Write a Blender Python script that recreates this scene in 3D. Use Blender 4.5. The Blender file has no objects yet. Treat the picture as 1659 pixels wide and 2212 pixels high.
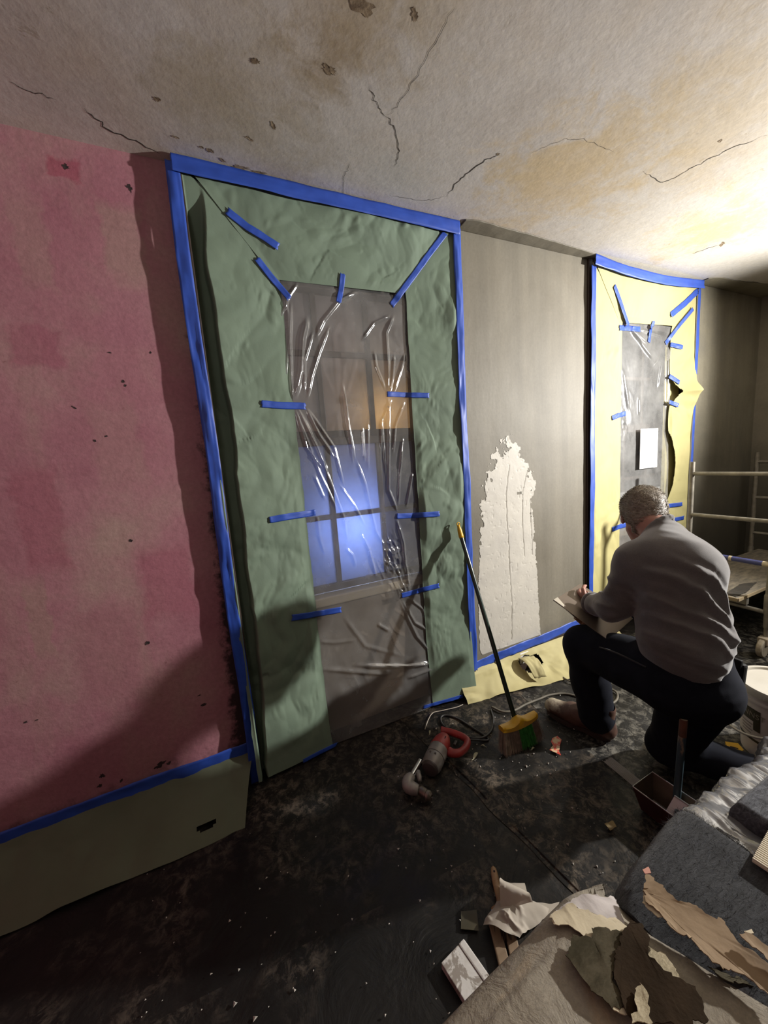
import bpy, bmesh, math, random
import numpy as np
from mathutils import Vector, Matrix

S = bpy.context.scene
COL = S.collection
random.seed(7)
RNG = np.random.RandomState(11)

H = 2.655           # ceiling height
# ------------------------------------------------------------------ camera
YAW, PITCH, ROLL, FPX = 0.423365, 0.143451, 0.0734344, 795.318
CAM = np.array([0.0, -1.75, 1.475])
c_f = np.array([math.sin(YAW) * math.cos(PITCH), math.cos(YAW) * math.cos(PITCH), -math.sin(PITCH)])
r0 = np.array([math.cos(YAW), -math.sin(YAW), 0.0])
d0 = np.cross(c_f, r0)
c_r = r0 * math.cos(ROLL) + d0 * math.sin(ROLL)
c_d = -r0 * math.sin(ROLL) + d0 * math.cos(ROLL)
cam_data = bpy.data.cameras.new('camera')
cam = bpy.data.objects.new('camera', cam_data)
COL.objects.link(cam)
cam.matrix_world = Matrix(((c_r[0], -c_d[0], -c_f[0], CAM[0]), (c_r[1], -c_d[1], -c_f[1], CAM[1]),
                           (c_r[2], -c_d[2], -c_f[2], CAM[2]), (0, 0, 0, 1)))
cam_data.sensor_fit = 'HORIZONTAL'
cam_data.sensor_width = 36.0
cam_data.lens = FPX / 1659.0 * 36.0
cam_data.clip_start = 0.02
S.camera = cam

def at(px, py, x=None, y=None, z=None):
    """where the line of sight of one picture point meets a real plane of the room"""
    v = c_f + c_r * (px - 829.5) / FPX + c_d * (py - 1106.0) / FPX
    t = (x - CAM[0]) / v[0] if x is not None else (y - CAM[1]) / v[1] if y is not None else (z - CAM[2]) / v[2]
    return CAM + v * t

# ------------------------------------------------------------------ light, exposure
S.view_settings.view_transform = 'Standard'
S.view_settings.look = 'None'
S.view_settings.gamma = 1.0
S.view_settings.use_curve_mapping = False
S.view_settings.exposure = 0.28
S.cycles.use_denoising = True
S.cycles.max_bounces = 8
S.cycles.transparent_max_bounces = 16
S.cycles.caustics_reflective = False
S.cycles.caustics_refractive = False
S.cycles.sample_clamp_indirect = 4.0
W = bpy.data.worlds.new('night')
S.world = W
W.use_nodes = True
W.node_tree.nodes['Background'].inputs[0].default_value = (0.035, 0.06, 0.16, 1)
W.node_tree.nodes['Background'].inputs[1].default_value = 0.25

def aim(o, p):
    d = Vector(p) - o.location
    o.rotation_euler = d.to_track_quat('-Z', 'Y').to_euler()

def lamp(name, kind, loc, energy, color, target=None, **kw):
    l = bpy.data.lights.new(name, kind)
    l.energy = energy
    l.color = color
    for k, v in kw.items():
        setattr(l, k, v)
    o = bpy.data.objects.new(name, l)
    o.location = loc
    COL.objects.link(o)
    if target:
        aim(o, target)
    return o

LAMP = (4.1, -1.80, 1.95)
lamp('work_light', 'SPOT', LAMP, 680, (1.0, 0.975, 0.93), (0.3, 0.0, 1.95), spot_size=math.radians(126), spot_blend=0.9, shadow_soft_size=0.045)
lamp('fill_uplight', 'AREA', (-0.9, -3.3, 1.7), 11, (1.0, 0.94, 0.89), (-0.5, -2.6, 3.4), shape='DISK', size=0.8)  # unseen uplight added as soft fill off the ceiling
lamp('street_lamp_blue', 'POINT', (0.675, 0.235, 1.13), 9.0, (0.36, 0.50, 1.0), shadow_soft_size=0.05)
lamp('street_lamp_warm', 'POINT', (0.90, 0.30, 1.72), 1.7, (1.0, 0.62, 0.22), shadow_soft_size=0.04)

# ------------------------------------------------------------------ noise (vectorised value noise)
def _hash(ix, iy, iz, seed):
    n = (ix * 374761393 + iy * 668265263 + iz * 1274126177 + seed * 974711) & 0xFFFFFFFF
    n = ((n ^ (n >> 13)) * 1274126177) & 0xFFFFFFFF
    n = (n ^ (n >> 16)) & 0xFFFF
    return n / 32767.5 - 1.0

def vnoise(p, seed=0):
    p = np.asarray(p, float)
    i = np.floor(p).astype(np.int64)
    f = p - i
    f = f * f * f * (f * (f * 6 - 15) + 10)
    out = 0
    for dx in (0, 1):
        wx = f[..., 0] if dx else 1 - f[..., 0]
        for dy in (0, 1):
            wy = f[..., 1] if dy else 1 - f[..., 1]
            for dz in (0, 1):
                wz = f[..., 2] if dz else 1 - f[..., 2]
                out = out + wx * wy * wz * _hash(i[..., 0] + dx, i[..., 1] + dy, i[..., 2] + dz, seed)
    return out

def fbm(p, oct=4, seed=0, gain=0.5):
    a, s, o = 1.0, 0.0, 0
    p = np.asarray(p, float)
    for k in range(oct):
        o = o + a * vnoise(p, seed + k * 17)
        s += a
        p = p * 2.03 + 5.7
        a *= gain
    return o / s

def ridged(p, oct=3, seed=0):
    """sharp creases, 0..1"""
    a, s, o = 1.0, 0.0, 0
    p = np.asarray(p, float)
    for k in range(oct):
        o = o + a * (1 - np.abs(vnoise(p, seed + k * 31)) * 1.6)
        s += a
        p = p * 1.9 + 3.1
        a *= 0.5
    return o / s

def P3(*a):
    a = [np.asarray(q, float) for q in a]
    return np.stack(np.broadcast_arrays(*a), -1)

# ------------------------------------------------------------------ materials
def new_mat(name):
    m = bpy.data.materials.new(name)
    m.use_nodes = True
    nt = m.node_tree
    return m, nt, nt.nodes, nt.links, nt.nodes['Principled BSDF']

def N(nt, t, **kw):
    n = nt.nodes.new(t)
    for k, v in kw.items():
        setattr(n, k, v)
    return n

def coords(nt, scale=(1, 1, 1), loc=(0, 0, 0)):
    tc = N(nt, 'ShaderNodeTexCoord')
    mp = N(nt, 'ShaderNodeMapping')
    mp.inputs['Scale'].default_value = scale
    mp.inputs['Location'].default_value = loc
    nt.links.new(tc.outputs['Object'], mp.inputs['Vector'])
    return mp.outputs['Vector']

def noise(nt, vec, scale, detail=6, rough=0.55, dist=0.0):
    n = N(nt, 'ShaderNodeTexNoise')
    n.inputs['Scale'].default_value = scale
    n.inputs['Detail'].default_value = detail
    n.inputs['Roughness'].default_value = rough
    n.inputs['Distortion'].default_value = dist
    nt.links.new(vec, n.inputs['Vector'])
    return n.outputs['Fac']

def ramp(nt, fac, stops, interp='LINEAR'):
    r = N(nt, 'ShaderNodeValToRGB')
    r.color_ramp.interpolation = interp
    els = r.color_ramp.elements
    while len(els) < len(stops):
        els.new(0.5)
    for e, (p, c) in zip(els, stops):
        e.position = p
        e.color = (c, c, c, 1) if isinstance(c, (int, float)) else (*c, 1)
    nt.links.new(fac, r.inputs['Fac'])
    return r.outputs['Color']

def mixc(nt, fac, a, b, mode='MIX'):
    m = N(nt, 'ShaderNodeMix', data_type='RGBA', blend_type=mode)
    def put(sock, v):
        if hasattr(v, 'node'):
            nt.links.new(v, sock)
        elif isinstance(v, (int, float)):
            sock.default_value = v
        else:
            sock.default_value = (*v, 1)
    put(m.inputs[0], fac)
    put(m.inputs[6], a)
    put(m.inputs[7], b)
    return m.outputs[2]

def math_(nt, op, a, b=0.0):
    m = N(nt, 'ShaderNodeMath', operation=op)
    for k, v in enumerate((a, b)):
        if hasattr(v, 'node'):
            nt.links.new(v, m.inputs[k])
        else:
            m.inputs[k].default_value = v
    return m.outputs[0]

def bump(nt, h, strength=0.3, dist=0.005, normal=None):
    b = N(nt, 'ShaderNodeBump')
    b.inputs['Strength'].default_value = strength
    b.inputs['Distance'].default_value = dist
    nt.links.new(h, b.inputs['Height'])
    if normal is not None:
        nt.links.new(normal, b.inputs['Normal'])
    return b.outputs['Normal']

def srgb(r, g, b):
    f = lambda c: (c / 255 / 12.92) if c <= 10 else ((c / 255 + 0.055) / 1.055) ** 2.4
    return (f(r), f(g), f(b))

MATS = {}
def mat(name, c1, c2=None, scale=8, rough=0.7, bstr=0.0, bscale=60, bdist=0.003, metallic=0.0, stretch=(1, 1, 1), lo=0.35, hi=0.65, sheen=0.0, spec=0.5, transl=0.0):
    if name in MATS:
        return MATS[name]
    m, nt, nodes, links, b = new_mat(name)
    v = coords(nt, stretch)
    c2 = c2 or tuple(x * 0.8 for x in c1)
    f = noise(nt, v, scale)
    links.new(ramp(nt, f, [(lo, c1), (hi, c2)]), b.inputs['Base Color'])
    b.inputs['Roughness'].default_value = rough
    b.inputs['Metallic'].default_value = metallic
    b.inputs['Specular IOR Level'].default_value = spec
    if sheen:
        b.inputs['Sheen Weight'].default_value = sheen
        b.inputs['Sheen Roughness'].default_value = 0.5
    if bstr:
        links.new(bump(nt, noise(nt, v, bscale, 5), bstr, bdist), b.inputs['Normal'])
    if transl:
        t = N(nt, 'ShaderNodeBsdfTranslucent')
        t.inputs[0].default_value = (*c1, 1)
        mx = N(nt, 'ShaderNodeMixShader')
        mx.inputs[0].default_value = transl
        links.new(b.outputs[0], mx.inputs[1])
        links.new(t.outputs[0], mx.inputs[2])
        links.new(mx.outputs[0], nodes['Material Output'].inputs['Surface'])
    MATS[name] = m
    return m

def pink_mat():
    m, nt, nodes, L, b = new_mat('pink_distemper')
    v = coords(nt)
    base = ramp(nt, noise(nt, v, 1.7, 5, 0.6), [(0.30, (0.355, 0.130, 0.172)), (0.50, (0.415, 0.188, 0.218)), (0.66, (0.42, 0.265, 0.242))])
    # overlapping brushed patches of an older, stronger pink
    vo = N(nt, 'ShaderNodeTexVoronoi', feature='F1', distance='CHEBYCHEV')
    vo.inputs['Scale'].default_value = 2.1
    vv = coords(nt, (1, 1, 0.8))
    dn = N(nt, 'ShaderNodeTexNoise'); dn.inputs['Scale'].default_value = 3.0
    L.new(vv, dn.inputs['Vector'])
    ad = N(nt, 'ShaderNodeMix', data_type='VECTOR'); ad.inputs[0].default_value = 0.12
    L.new(vv, ad.inputs[4]); L.new(dn.outputs['Color'], ad.inputs[5])
    L.new(ad.outputs[1], vo.inputs['Vector'])
    sep = N(nt, 'ShaderNodeSeparateColor'); L.new(vo.outputs['Color'], sep.inputs[0])
    patch = ramp(nt, sep.outputs[0], [(0.55, 0.0), (0.62, 1.0)])
    base = mixc(nt, math_(nt, 'MULTIPLY', patch, 0.16), base, (0.34, 0.10, 0.15))
    tan = ramp(nt, noise(nt, coords(nt, (1.6, 1, 0.6), (3, 0, 2)), 2.3, 6, 0.65), [(0.52, 0.0), (0.68, 1.0)])
    base = mixc(nt, math_(nt, 'MULTIPLY', tan, 0.45), base, (0.40, 0.27, 0.225))
    sp_ = N(nt, 'ShaderNodeSeparateXYZ'); L.new(v, sp_.inputs[0])
    wx_ = math_(nt, 'ADD', sp_.outputs[0], math_(nt, 'MULTIPLY', math_(nt, 'SUBTRACT', noise(nt, v, 14, 5, 0.6), 0.5), 0.09))
    wz_ = math_(nt, 'ADD', sp_.outputs[2], math_(nt, 'MULTIPLY', math_(nt, 'SUBTRACT', noise(nt, coords(nt, (1, 1, 1), (5, 0, 3)), 9, 5, 0.6), 0.5), 0.12))
    for (xa, ya, xb, yb, col, al) in [(92, 332, 182, 398, (0.42, 0.085, 0.135), .55), (200, 420, 330, 620, (0.44, 0.28, 0.245), .5), (0, 700, 150, 800, (0.40, 0.11, 0.17), .45), (190, 600, 350, 760, (0.46, 0.19, 0.24), .5),
                                      (0, 1000, 170, 1240, (0.40, 0.12, 0.165), .45), (130, 1320, 330, 1500, (0.44, 0.19, 0.22), .5), (0, 400, 130, 640, (0.46, 0.27, 0.25), .4), (280, 1180, 440, 1330, (0.42, 0.13, 0.18), .5), (170, 860, 330, 1060, (0.46, 0.25, 0.245), .4), (40, 1250, 130, 1420, (0.44, 0.285, 0.24), .45)]:
        p_, q_ = at(xa, ya, y=0), at(xb, yb, y=0)
        m_ = None
        for sock, lo_, hi_ in ((wx_, p_[0], q_[0]), (wz_, q_[2], p_[2])):
            k_ = math_(nt, 'MULTIPLY', math_(nt, 'ABSOLUTE', math_(nt, 'SUBTRACT', sock, (lo_ + hi_) / 2)), 2 / (hi_ - lo_))
            m_ = k_ if m_ is None else math_(nt, 'MAXIMUM', m_, k_)
        base = mixc(nt, math_(nt, 'MULTIPLY', ramp(nt, m_, [(0.70, 1.0), (1.0, 0.0)]), min(1, al * 1.25)), base, tuple(x_ * .85 for x_ in col))
    fine = ramp(nt, noise(nt, v, 55, 6, 0.7), [(0.3, 0.82), (0.7, 1.1)])
    base = mixc(nt, 1.0, base, fine, 'MULTIPLY')
    spots = ramp(nt, noise(nt, v, 26, 3, 0.5), [(0.70, 0.0), (0.76, 1.0)])
    base = mixc(nt, math_(nt, 'MULTIPLY', spots, 0.45), base, (0.20, 0.07, 0.07))
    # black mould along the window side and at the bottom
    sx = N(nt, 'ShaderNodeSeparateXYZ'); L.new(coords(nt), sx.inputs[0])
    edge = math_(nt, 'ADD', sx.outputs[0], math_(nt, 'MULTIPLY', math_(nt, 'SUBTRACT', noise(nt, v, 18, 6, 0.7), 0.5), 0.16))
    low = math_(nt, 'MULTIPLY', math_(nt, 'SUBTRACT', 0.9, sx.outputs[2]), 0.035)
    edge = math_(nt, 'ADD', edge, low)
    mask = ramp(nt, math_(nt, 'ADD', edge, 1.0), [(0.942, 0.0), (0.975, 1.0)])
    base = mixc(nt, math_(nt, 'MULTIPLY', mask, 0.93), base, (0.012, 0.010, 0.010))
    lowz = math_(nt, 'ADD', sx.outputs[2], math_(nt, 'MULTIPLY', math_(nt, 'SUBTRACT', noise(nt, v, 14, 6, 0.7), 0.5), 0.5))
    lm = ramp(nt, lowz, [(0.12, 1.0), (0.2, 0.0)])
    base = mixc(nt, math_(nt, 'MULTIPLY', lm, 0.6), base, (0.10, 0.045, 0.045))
    L.new(base, b.inputs['Base Color'])
    b.inputs['Roughness'].default_value = 0.75
    n1 = bump(nt, noise(nt, v, 9, 6, 0.6), 0.25, 0.02)
    L.new(bump(nt, noise(nt, v, 90, 4), 0.2, 0.003, n1), b.inputs['Normal'])
    return m

def ceiling_mat():
    m, nt, nodes, L, b = new_mat('old_ceiling_plaster')
    v = coords(nt)
    base = ramp(nt, noise(nt, v, 1.3, 6, 0.6), [(0.3, (0.53, 0.47, 0.42)), (0.5, (0.62, 0.57, 0.53)), (0.7, (0.56, 0.47, 0.38))])
    och = ramp(nt, noise(nt, coords(nt, (1, 1, 1), (1.3, 4.2, 0)), 1.5, 5, 0.6), [(0.54, 0.0), (0.72, 1.0)])
    base = mixc(nt, math_(nt, 'MULTIPLY', och, 0.28), base, (0.58, 0.43, 0.25))
    sx = N(nt, 'ShaderNodeSeparateXYZ'); L.new(coords(nt), sx.inputs[0])
    far = ramp(nt, math_(nt, 'MULTIPLY', sx.outputs[0], 0.25), [(0.35, 0.0), (0.75, 1.0)])
    base = mixc(nt, math_(nt, 'MULTIPLY', far, 0.55), base, (0.74, 0.72, 0.66))
    fl = ramp(nt, noise(nt, v, 11, 8, 0.75, 0.6), [(0.63, 0.0), (0.66, 1.0)])
    near = ramp(nt, noise(nt, v, 1.9, 3, 0.5), [(0.47, 0.0), (0.58, 1.0)])
    fl = math_(nt, 'MULTIPLY', fl, near)
    base = mixc(nt, math_(nt, 'MULTIPLY', fl, 0.55), base, (0.36, 0.29, 0.20))
    nz_ = noise(nt, v, 7, 7, 0.7, 0.5)
    for (px, py, r, col, al) in [(785, 25, .22, (0.36, 0.26, 0.15), .8), (715, 145, .14, (0.33, 0.24, 0.14), .8), (1230, 385, .42, (0.60, 0.43, 0.20), .7), (1140, 380, .2, (0.60, 0.45, 0.24), .5), (1590, 480, .40, (0.70, 0.50, 0.20), .75),
                                 (1560, 270, .5, (0.58, 0.44, 0.24), .5), (560, 290, .35, (0.44, 0.36, 0.25), .55), (540, 180, .22, (0.44, 0.36, 0.26), .5), (430, 215, .2, (0.44, 0.37, 0.27), .5), (1450, 250, .35, (0.58, 0.46, 0.30), .4), (600, 370, .18, (0.46, 0.38, 0.27), .5), (900, 20, .25, (0.50, 0.41, 0.29), .5), (10, 60, .3, (0.40, 0.35, 0.30), .4), (860, 395, .2, (0.52, 0.50, 0.47), .5)]:
        c_ = at(px, py, z=H)
        dn_ = N(nt, 'ShaderNodeVectorMath', operation='DISTANCE'); L.new(v, dn_.inputs[0]); dn_.inputs[1].default_value = c_
        t_ = math_(nt, 'ADD', math_(nt, 'MULTIPLY', dn_.outputs['Value'], 1.0 / r), math_(nt, 'MULTIPLY', math_(nt, 'SUBTRACT', nz_, 0.5), 3.0))
        base = mixc(nt, math_(nt, 'MULTIPLY', ramp(nt, t_, [(0.25, 1.0), (1.0, 0.0)]), al * 0.75), base, col)
    fine = ramp(nt, noise(nt, v, 40, 6, 0.7), [(0.3, 0.88), (0.7, 1.06)])
    base = mixc(nt, 1.0, base, fine, 'MULTIPLY')
    L.new(base, b.inputs['Base Color'])
    b.inputs['Roughness'].default_value = 0.8
    n1 = bump(nt, noise(nt, v, 6, 7, 0.6), 0.14, 0.02)
    n2 = bump(nt, fl, -0.5, 0.004, n1)
    L.new(bump(nt, noise(nt, v, 70, 5), 0.22, 0.003, n2), b.inputs['Normal'])
    return m

def grey_mat(name, cols, dark=0.0):
    m, nt, nodes, L, b = new_mat(name)
    v = coords(nt)
    base = ramp(nt, noise(nt, v, 1.6, 6, 0.62, 0.4), [(0.3, cols[0]), (0.5, cols[1]), (0.7, cols[2])])
    strk = ramp(nt, noise(nt, coords(nt, (9, 1, 0.8)), 1.0, 5, 0.6), [(0.35, 0.86), (0.65, 1.08)])
    base = mixc(nt, 1.0, base, strk, 'MULTIPLY')
    fine = ramp(nt, noise(nt, v, 60, 6, 0.7), [(0.3, 0.9), (0.7, 1.06)])
    base = mixc(nt, 1.0, base, fine, 'MULTIPLY')
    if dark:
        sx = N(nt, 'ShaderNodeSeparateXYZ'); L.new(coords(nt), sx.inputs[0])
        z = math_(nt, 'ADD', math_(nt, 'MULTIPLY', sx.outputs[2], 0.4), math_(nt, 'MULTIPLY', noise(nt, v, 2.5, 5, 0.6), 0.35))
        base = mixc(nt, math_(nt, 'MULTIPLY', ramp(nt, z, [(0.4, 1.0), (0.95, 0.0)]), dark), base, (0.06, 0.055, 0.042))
    L.new(base, b.inputs['Base Color'])
    b.inputs['Roughness'].default_value = 0.62
    n1 = bump(nt, noise(nt, coords(nt, (1, 1, 0.5)), 5, 5, 0.55), 0.3, 0.015)
    L.new(bump(nt, noise(nt, v, 80, 4), 0.1, 0.002, n1), b.inputs['Normal'])
    return m

def floor_mat(name, off, amount=0.75, tone=(0.15, 0.12, 0.094), lo=0.44):
    m, nt, nodes, L, b = new_mat(name)
    v = coords(nt, (1, 1, 1), off)
    base = ramp(nt, noise(nt, v, 3.0, 6, 0.6), [(0.35, (0.0065, 0.0058, 0.0052)), (0.65, (0.0125, 0.011, 0.0098))])
    big = ramp(nt, noise(nt, v, 2.1, 4, 0.6), [(lo, 0.0), (lo + 0.18, 1.0)])
    dust = ramp(nt, noise(nt, v, 24, 9, 0.78, 0.5), [(0.47, 0.0), (0.62, 1.0)])
    dm = math_(nt, 'MULTIPLY', dust, big)
    base = mixc(nt, math_(nt, 'MULTIPLY', dm, amount), base, tone)
    speck = ramp(nt, noise(nt, v, 120, 3, 0.5), [(0.72, 0.0), (0.76, 1.0)])
    base = mixc(nt, math_(nt, 'MULTIPLY', speck, math_(nt, 'MULTIPLY', big, 0.55)), base, (0.32, 0.29, 0.25))
    L.new(base, b.inputs['Base Color'])
    L.new(ramp(nt, noise(nt, v, 7, 6, 0.6), [(0.3, 0.38), (0.7, 0.66)]), b.inputs['Roughness'])
    b.inputs['Specular IOR Level'].default_value = 0.28
    n1 = bump(nt, noise(nt, v, 5, 6, 0.6, 0.8), 0.5, 0.02)
    L.new(bump(nt, noise(nt, v, 50, 5), 0.15, 0.003, n1), b.inputs['Normal'])
    return m

def film_mat(name, haze, gloss, tint=(0.93, 0.93, 0.93), rough=0.13, hz=(0.75, 0.74, 0.72)):
    """thin clear polythene: mostly see-through, a little milky, glossy"""
    m, nt, nodes, L, b = new_mat(name)
    out = nodes['Material Output']
    tr = N(nt, 'ShaderNodeBsdfTransparent'); tr.inputs[0].default_value = (*tint, 1)
    df = N(nt, 'ShaderNodeBsdfDiffuse'); df.inputs[0].default_value = (*hz, 1)
    tl = N(nt, 'ShaderNodeBsdfTranslucent'); tl.inputs[0].default_value = (*hz, 1)
    gl = N(nt, 'ShaderNodeBsdfGlossy'); gl.inputs['Roughness'].default_value = rough
    a = N(nt, 'ShaderNodeMixShader'); a.inputs[0].default_value = 0.5
    L.new(df.outputs[0], a.inputs[1]); L.new(tl.outputs[0], a.inputs[2])
    h = N(nt, 'ShaderNodeMixShader')
    v = coords(nt)
    L.new(ramp(nt, noise(nt, v, 6, 5, 0.6), [(0.3, haze * 0.6), (0.7, haze * 1.4)]), h.inputs[0])
    L.new(tr.outputs[0], h.inputs[1]); L.new(a.outputs[0], h.inputs[2])
    lw = N(nt, 'ShaderNodeLayerWeight'); lw.inputs[0].default_value = 0.35
    g = N(nt, 'ShaderNodeMixShader')
    L.new(math_(nt, 'ADD', math_(nt, 'MULTIPLY', lw.outputs['Fresnel'], 0.5), gloss), g.inputs[0])
    L.new(h.outputs[0], g.inputs[1]); L.new(gl.outputs[0], g.inputs[2])
    L.new(g.outputs[0], out.inputs['Surface'])
    return m

def pane_mat(name, front, through):
    """old glass backed with translucent board"""
    m, nt, nodes, L, b = new_mat(name)
    out = nodes['Material Output']
    v = coords(nt)
    b.inputs['Base Color'].default_value = (*front, 1)
    L.new(ramp(nt, noise(nt, v, 3, 5), [(0.3, tuple(x * 0.8 for x in front)), (0.7, tuple(min(1, x * 1.2) for x in front))]), b.inputs['Base Color'])
    b.inputs['Roughness'].default_value = 0.3
    t = N(nt, 'ShaderNodeBsdfTranslucent'); t.inputs[0].default_value = (*through, 1)
    mx = N(nt, 'ShaderNodeMixShader'); mx.inputs[0].default_value = 0.6
    L.new(b.outputs[0], mx.inputs[1]); L.new(t.outputs[0], mx.inputs[2])
    L.new(mx.outputs[0], out.inputs['Surface'])
    return m

def paper_mat(name, c1, c2, rough=0.75):
    m = mat(name, c1, c2, 5, rough, 0.18, 130, 0.0015, lo=0.3, hi=0.7)
    return m

M_PINK = pink_mat()
M_CEIL = ceiling_mat()
M_GREY = grey_mat('grey_skim_plaster', [(0.145, 0.126, 0.092), (0.18, 0.160, 0.122), (0.205, 0.185, 0.145)])
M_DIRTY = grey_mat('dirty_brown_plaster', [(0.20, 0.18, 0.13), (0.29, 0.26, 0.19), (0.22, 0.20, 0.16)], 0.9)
M_PLASTER = mat('fresh_white_plaster', (0.56, 0.525, 0.46), (0.49, 0.46, 0.41), 6, 0.6, 0.25, 120, 0.002)
M_GREEN = paper_mat('green_masking_paper', (0.175, 0.235, 0.168), (0.142, 0.192, 0.14))
M_YELLOW = paper_mat('yellow_masking_paper', (0.50, 0.445, 0.195), (0.44, 0.39, 0.17))
M_BLUE = mat('blue_painters_tape', (0.028, 0.085, 0.46), (0.022, 0.066, 0.37), 14, 0.5, 0.15, 160, 0.001)
M_FILM = film_mat('clear_polythene_film', 0.27, 0.07)
M_FILM2 = film_mat('hazy_polythene_film', 0.42, 0.12, rough=0.22)
M_FLOOR = floor_mat('black_floor_sheeting', (0, 0, 0))
M_FLOOR2 = floor_mat('black_floor_sheeting_b', (3.1, 1.7, 0))
M_FLOOR3 = floor_mat('dusty_floor_sheeting', (7.7, 2.9, 0), 0.9, (0.20, 0.185, 0.155), 0.36)
M_FLOOR4 = floor_mat('trodden_floor_sheeting', (1.2, 8.3, 0), 0.85, (0.17, 0.135, 0.10), 0.38)
M_CASING = mat('dark_stained_casing', (0.055, 0.035, 0.028), (0.030, 0.02, 0.016), 9, 0.5)
M_SASH = mat('brown_window_paint', (0.085, 0.060, 0.045), (0.05, 0.036, 0.028), 12, 0.45)
M_PANEL = mat('beige_panel_paint', (0.27, 0.215, 0.16), (0.20, 0.155, 0.115), 4, 0.55)
M_SILL = mat('pale_sill_paint', (0.52, 0.44, 0.32), (0.42, 0.35, 0.26), 6, 0.5)
M_PANE_LOW = pane_mat('lower_pane_backed', (0.10, 0.13, 0.24), (0.75, 0.8, 0.95))
M_PANE_UP = pane_mat('upper_pane_backed', (0.40, 0.34, 0.33), (0.85, 0.8, 0.7))
M_PANE_DARK = pane_mat('dark_pane_backed', (0.06, 0.065, 0.08), (0.16, 0.18, 0.26))
M_CRACK = mat('crack_shadow_line', (0.06, 0.048, 0.038), (0.03, 0.025, 0.02), 20, 0.9)
M_FLAKE = mat('exposed_brown_lath_coat', (0.34, 0.255, 0.165), (0.13, 0.085, 0.05), 45, 0.9, 0.6, 60)
M_HOLE = mat('dark_hole', (0.02, 0.014, 0.014), (0.05, 0.03, 0.03), 60, 0.95)
M_WHITE = mat('white_sheet', (0.82, 0.81, 0.79), (0.76, 0.75, 0.73), 4, 0.7)

# ------------------------------------------------------------------ mesh helpers
def link(name, me, m=None, parent=None, smooth=True):
    o = bpy.data.objects.new(name, me)
    COL.objects.link(o)
    if m is not None and not me.materials:
        me.materials.append(m)
    if smooth and len(me.polygons):
        me.polygons.foreach_set('use_smooth', np.ones(len(me.polygons), bool))
    if parent is not None:
        o.parent = parent
    return o

def arr_mesh(name, V, F, m=None, parent=None, smooth=True):
    """V (n,3) array, F (k,4) or (k,3) integer array"""
    me = bpy.data.meshes.new(name)
    V = np.asarray(V, np.float32).reshape(-1, 3)
    F = np.asarray(F, np.int32)
    k = F.shape[1]
    me.vertices.add(len(V)); me.vertices.foreach_set('co', V.ravel())
    me.loops.add(F.size); me.loops.foreach_set('vertex_index', F.ravel())
    me.polygons.add(len(F)); me.polygons.foreach_set('loop_start', np.arange(len(F), dtype=np.int32) * k)
    me.update(calc_edges=True)
    me.validate()
    return link(name, me, m, parent, smooth)

def grid_faces(nu, nv, off=0, flip=False):
    i, j = np.meshgrid(np.arange(nu - 1), np.arange(nv - 1), indexing='ij')
    a = (i * nv + j).ravel() + off
    f = np.stack([a, a + nv, a + nv + 1, a + 1], 1)
    return f[:, ::-1] if flip else f

def grid_obj(name, G, m, parent=None, thick=0.0, keep=None, smooth=True):
    """G (nu,nv,3); thick makes it a closed slab along its own normals"""
    nu, nv = G.shape[:2]
    F = grid_faces(nu, nv)
    if keep is not None:
        F = F[keep.ravel()]
    V = G.reshape(-1, 3)
    if thick:
        du = np.gradient(G, axis=0); dv = np.gradient(G, axis=1)
        n = np.cross(du, dv); n /= np.linalg.norm(n, axis=-1, keepdims=True) + 1e-12
        V2 = (G - n * thick).reshape(-1, 3)
        k = len(V)
        F2 = F[:, ::-1] + k
        E = np.concatenate([F[:, [0, 1]], F[:, [1, 2]], F[:, [2, 3]], F[:, [3, 0]]])
        key = E[:, 0].astype(np.int64) * (10 ** 7) + E[:, 1]
        rev = E[:, 1].astype(np.int64) * (10 ** 7) + E[:, 0]
        B = E[~np.isin(key, rev)]
        side = np.stack([B[:, 1], B[:, 0], B[:, 0] + k, B[:, 1] + k], 1)
        V = np.concatenate([V, V2]); F = np.concatenate([F, F2, side])
    used = np.unique(F)
    if len(used) < len(V):
        mp = np.full(len(V), -1); mp[used] = np.arange(len(used))
        V = V[used]; F = mp[F]
    return arr_mesh(name, V, F, m, parent, smooth)

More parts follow.
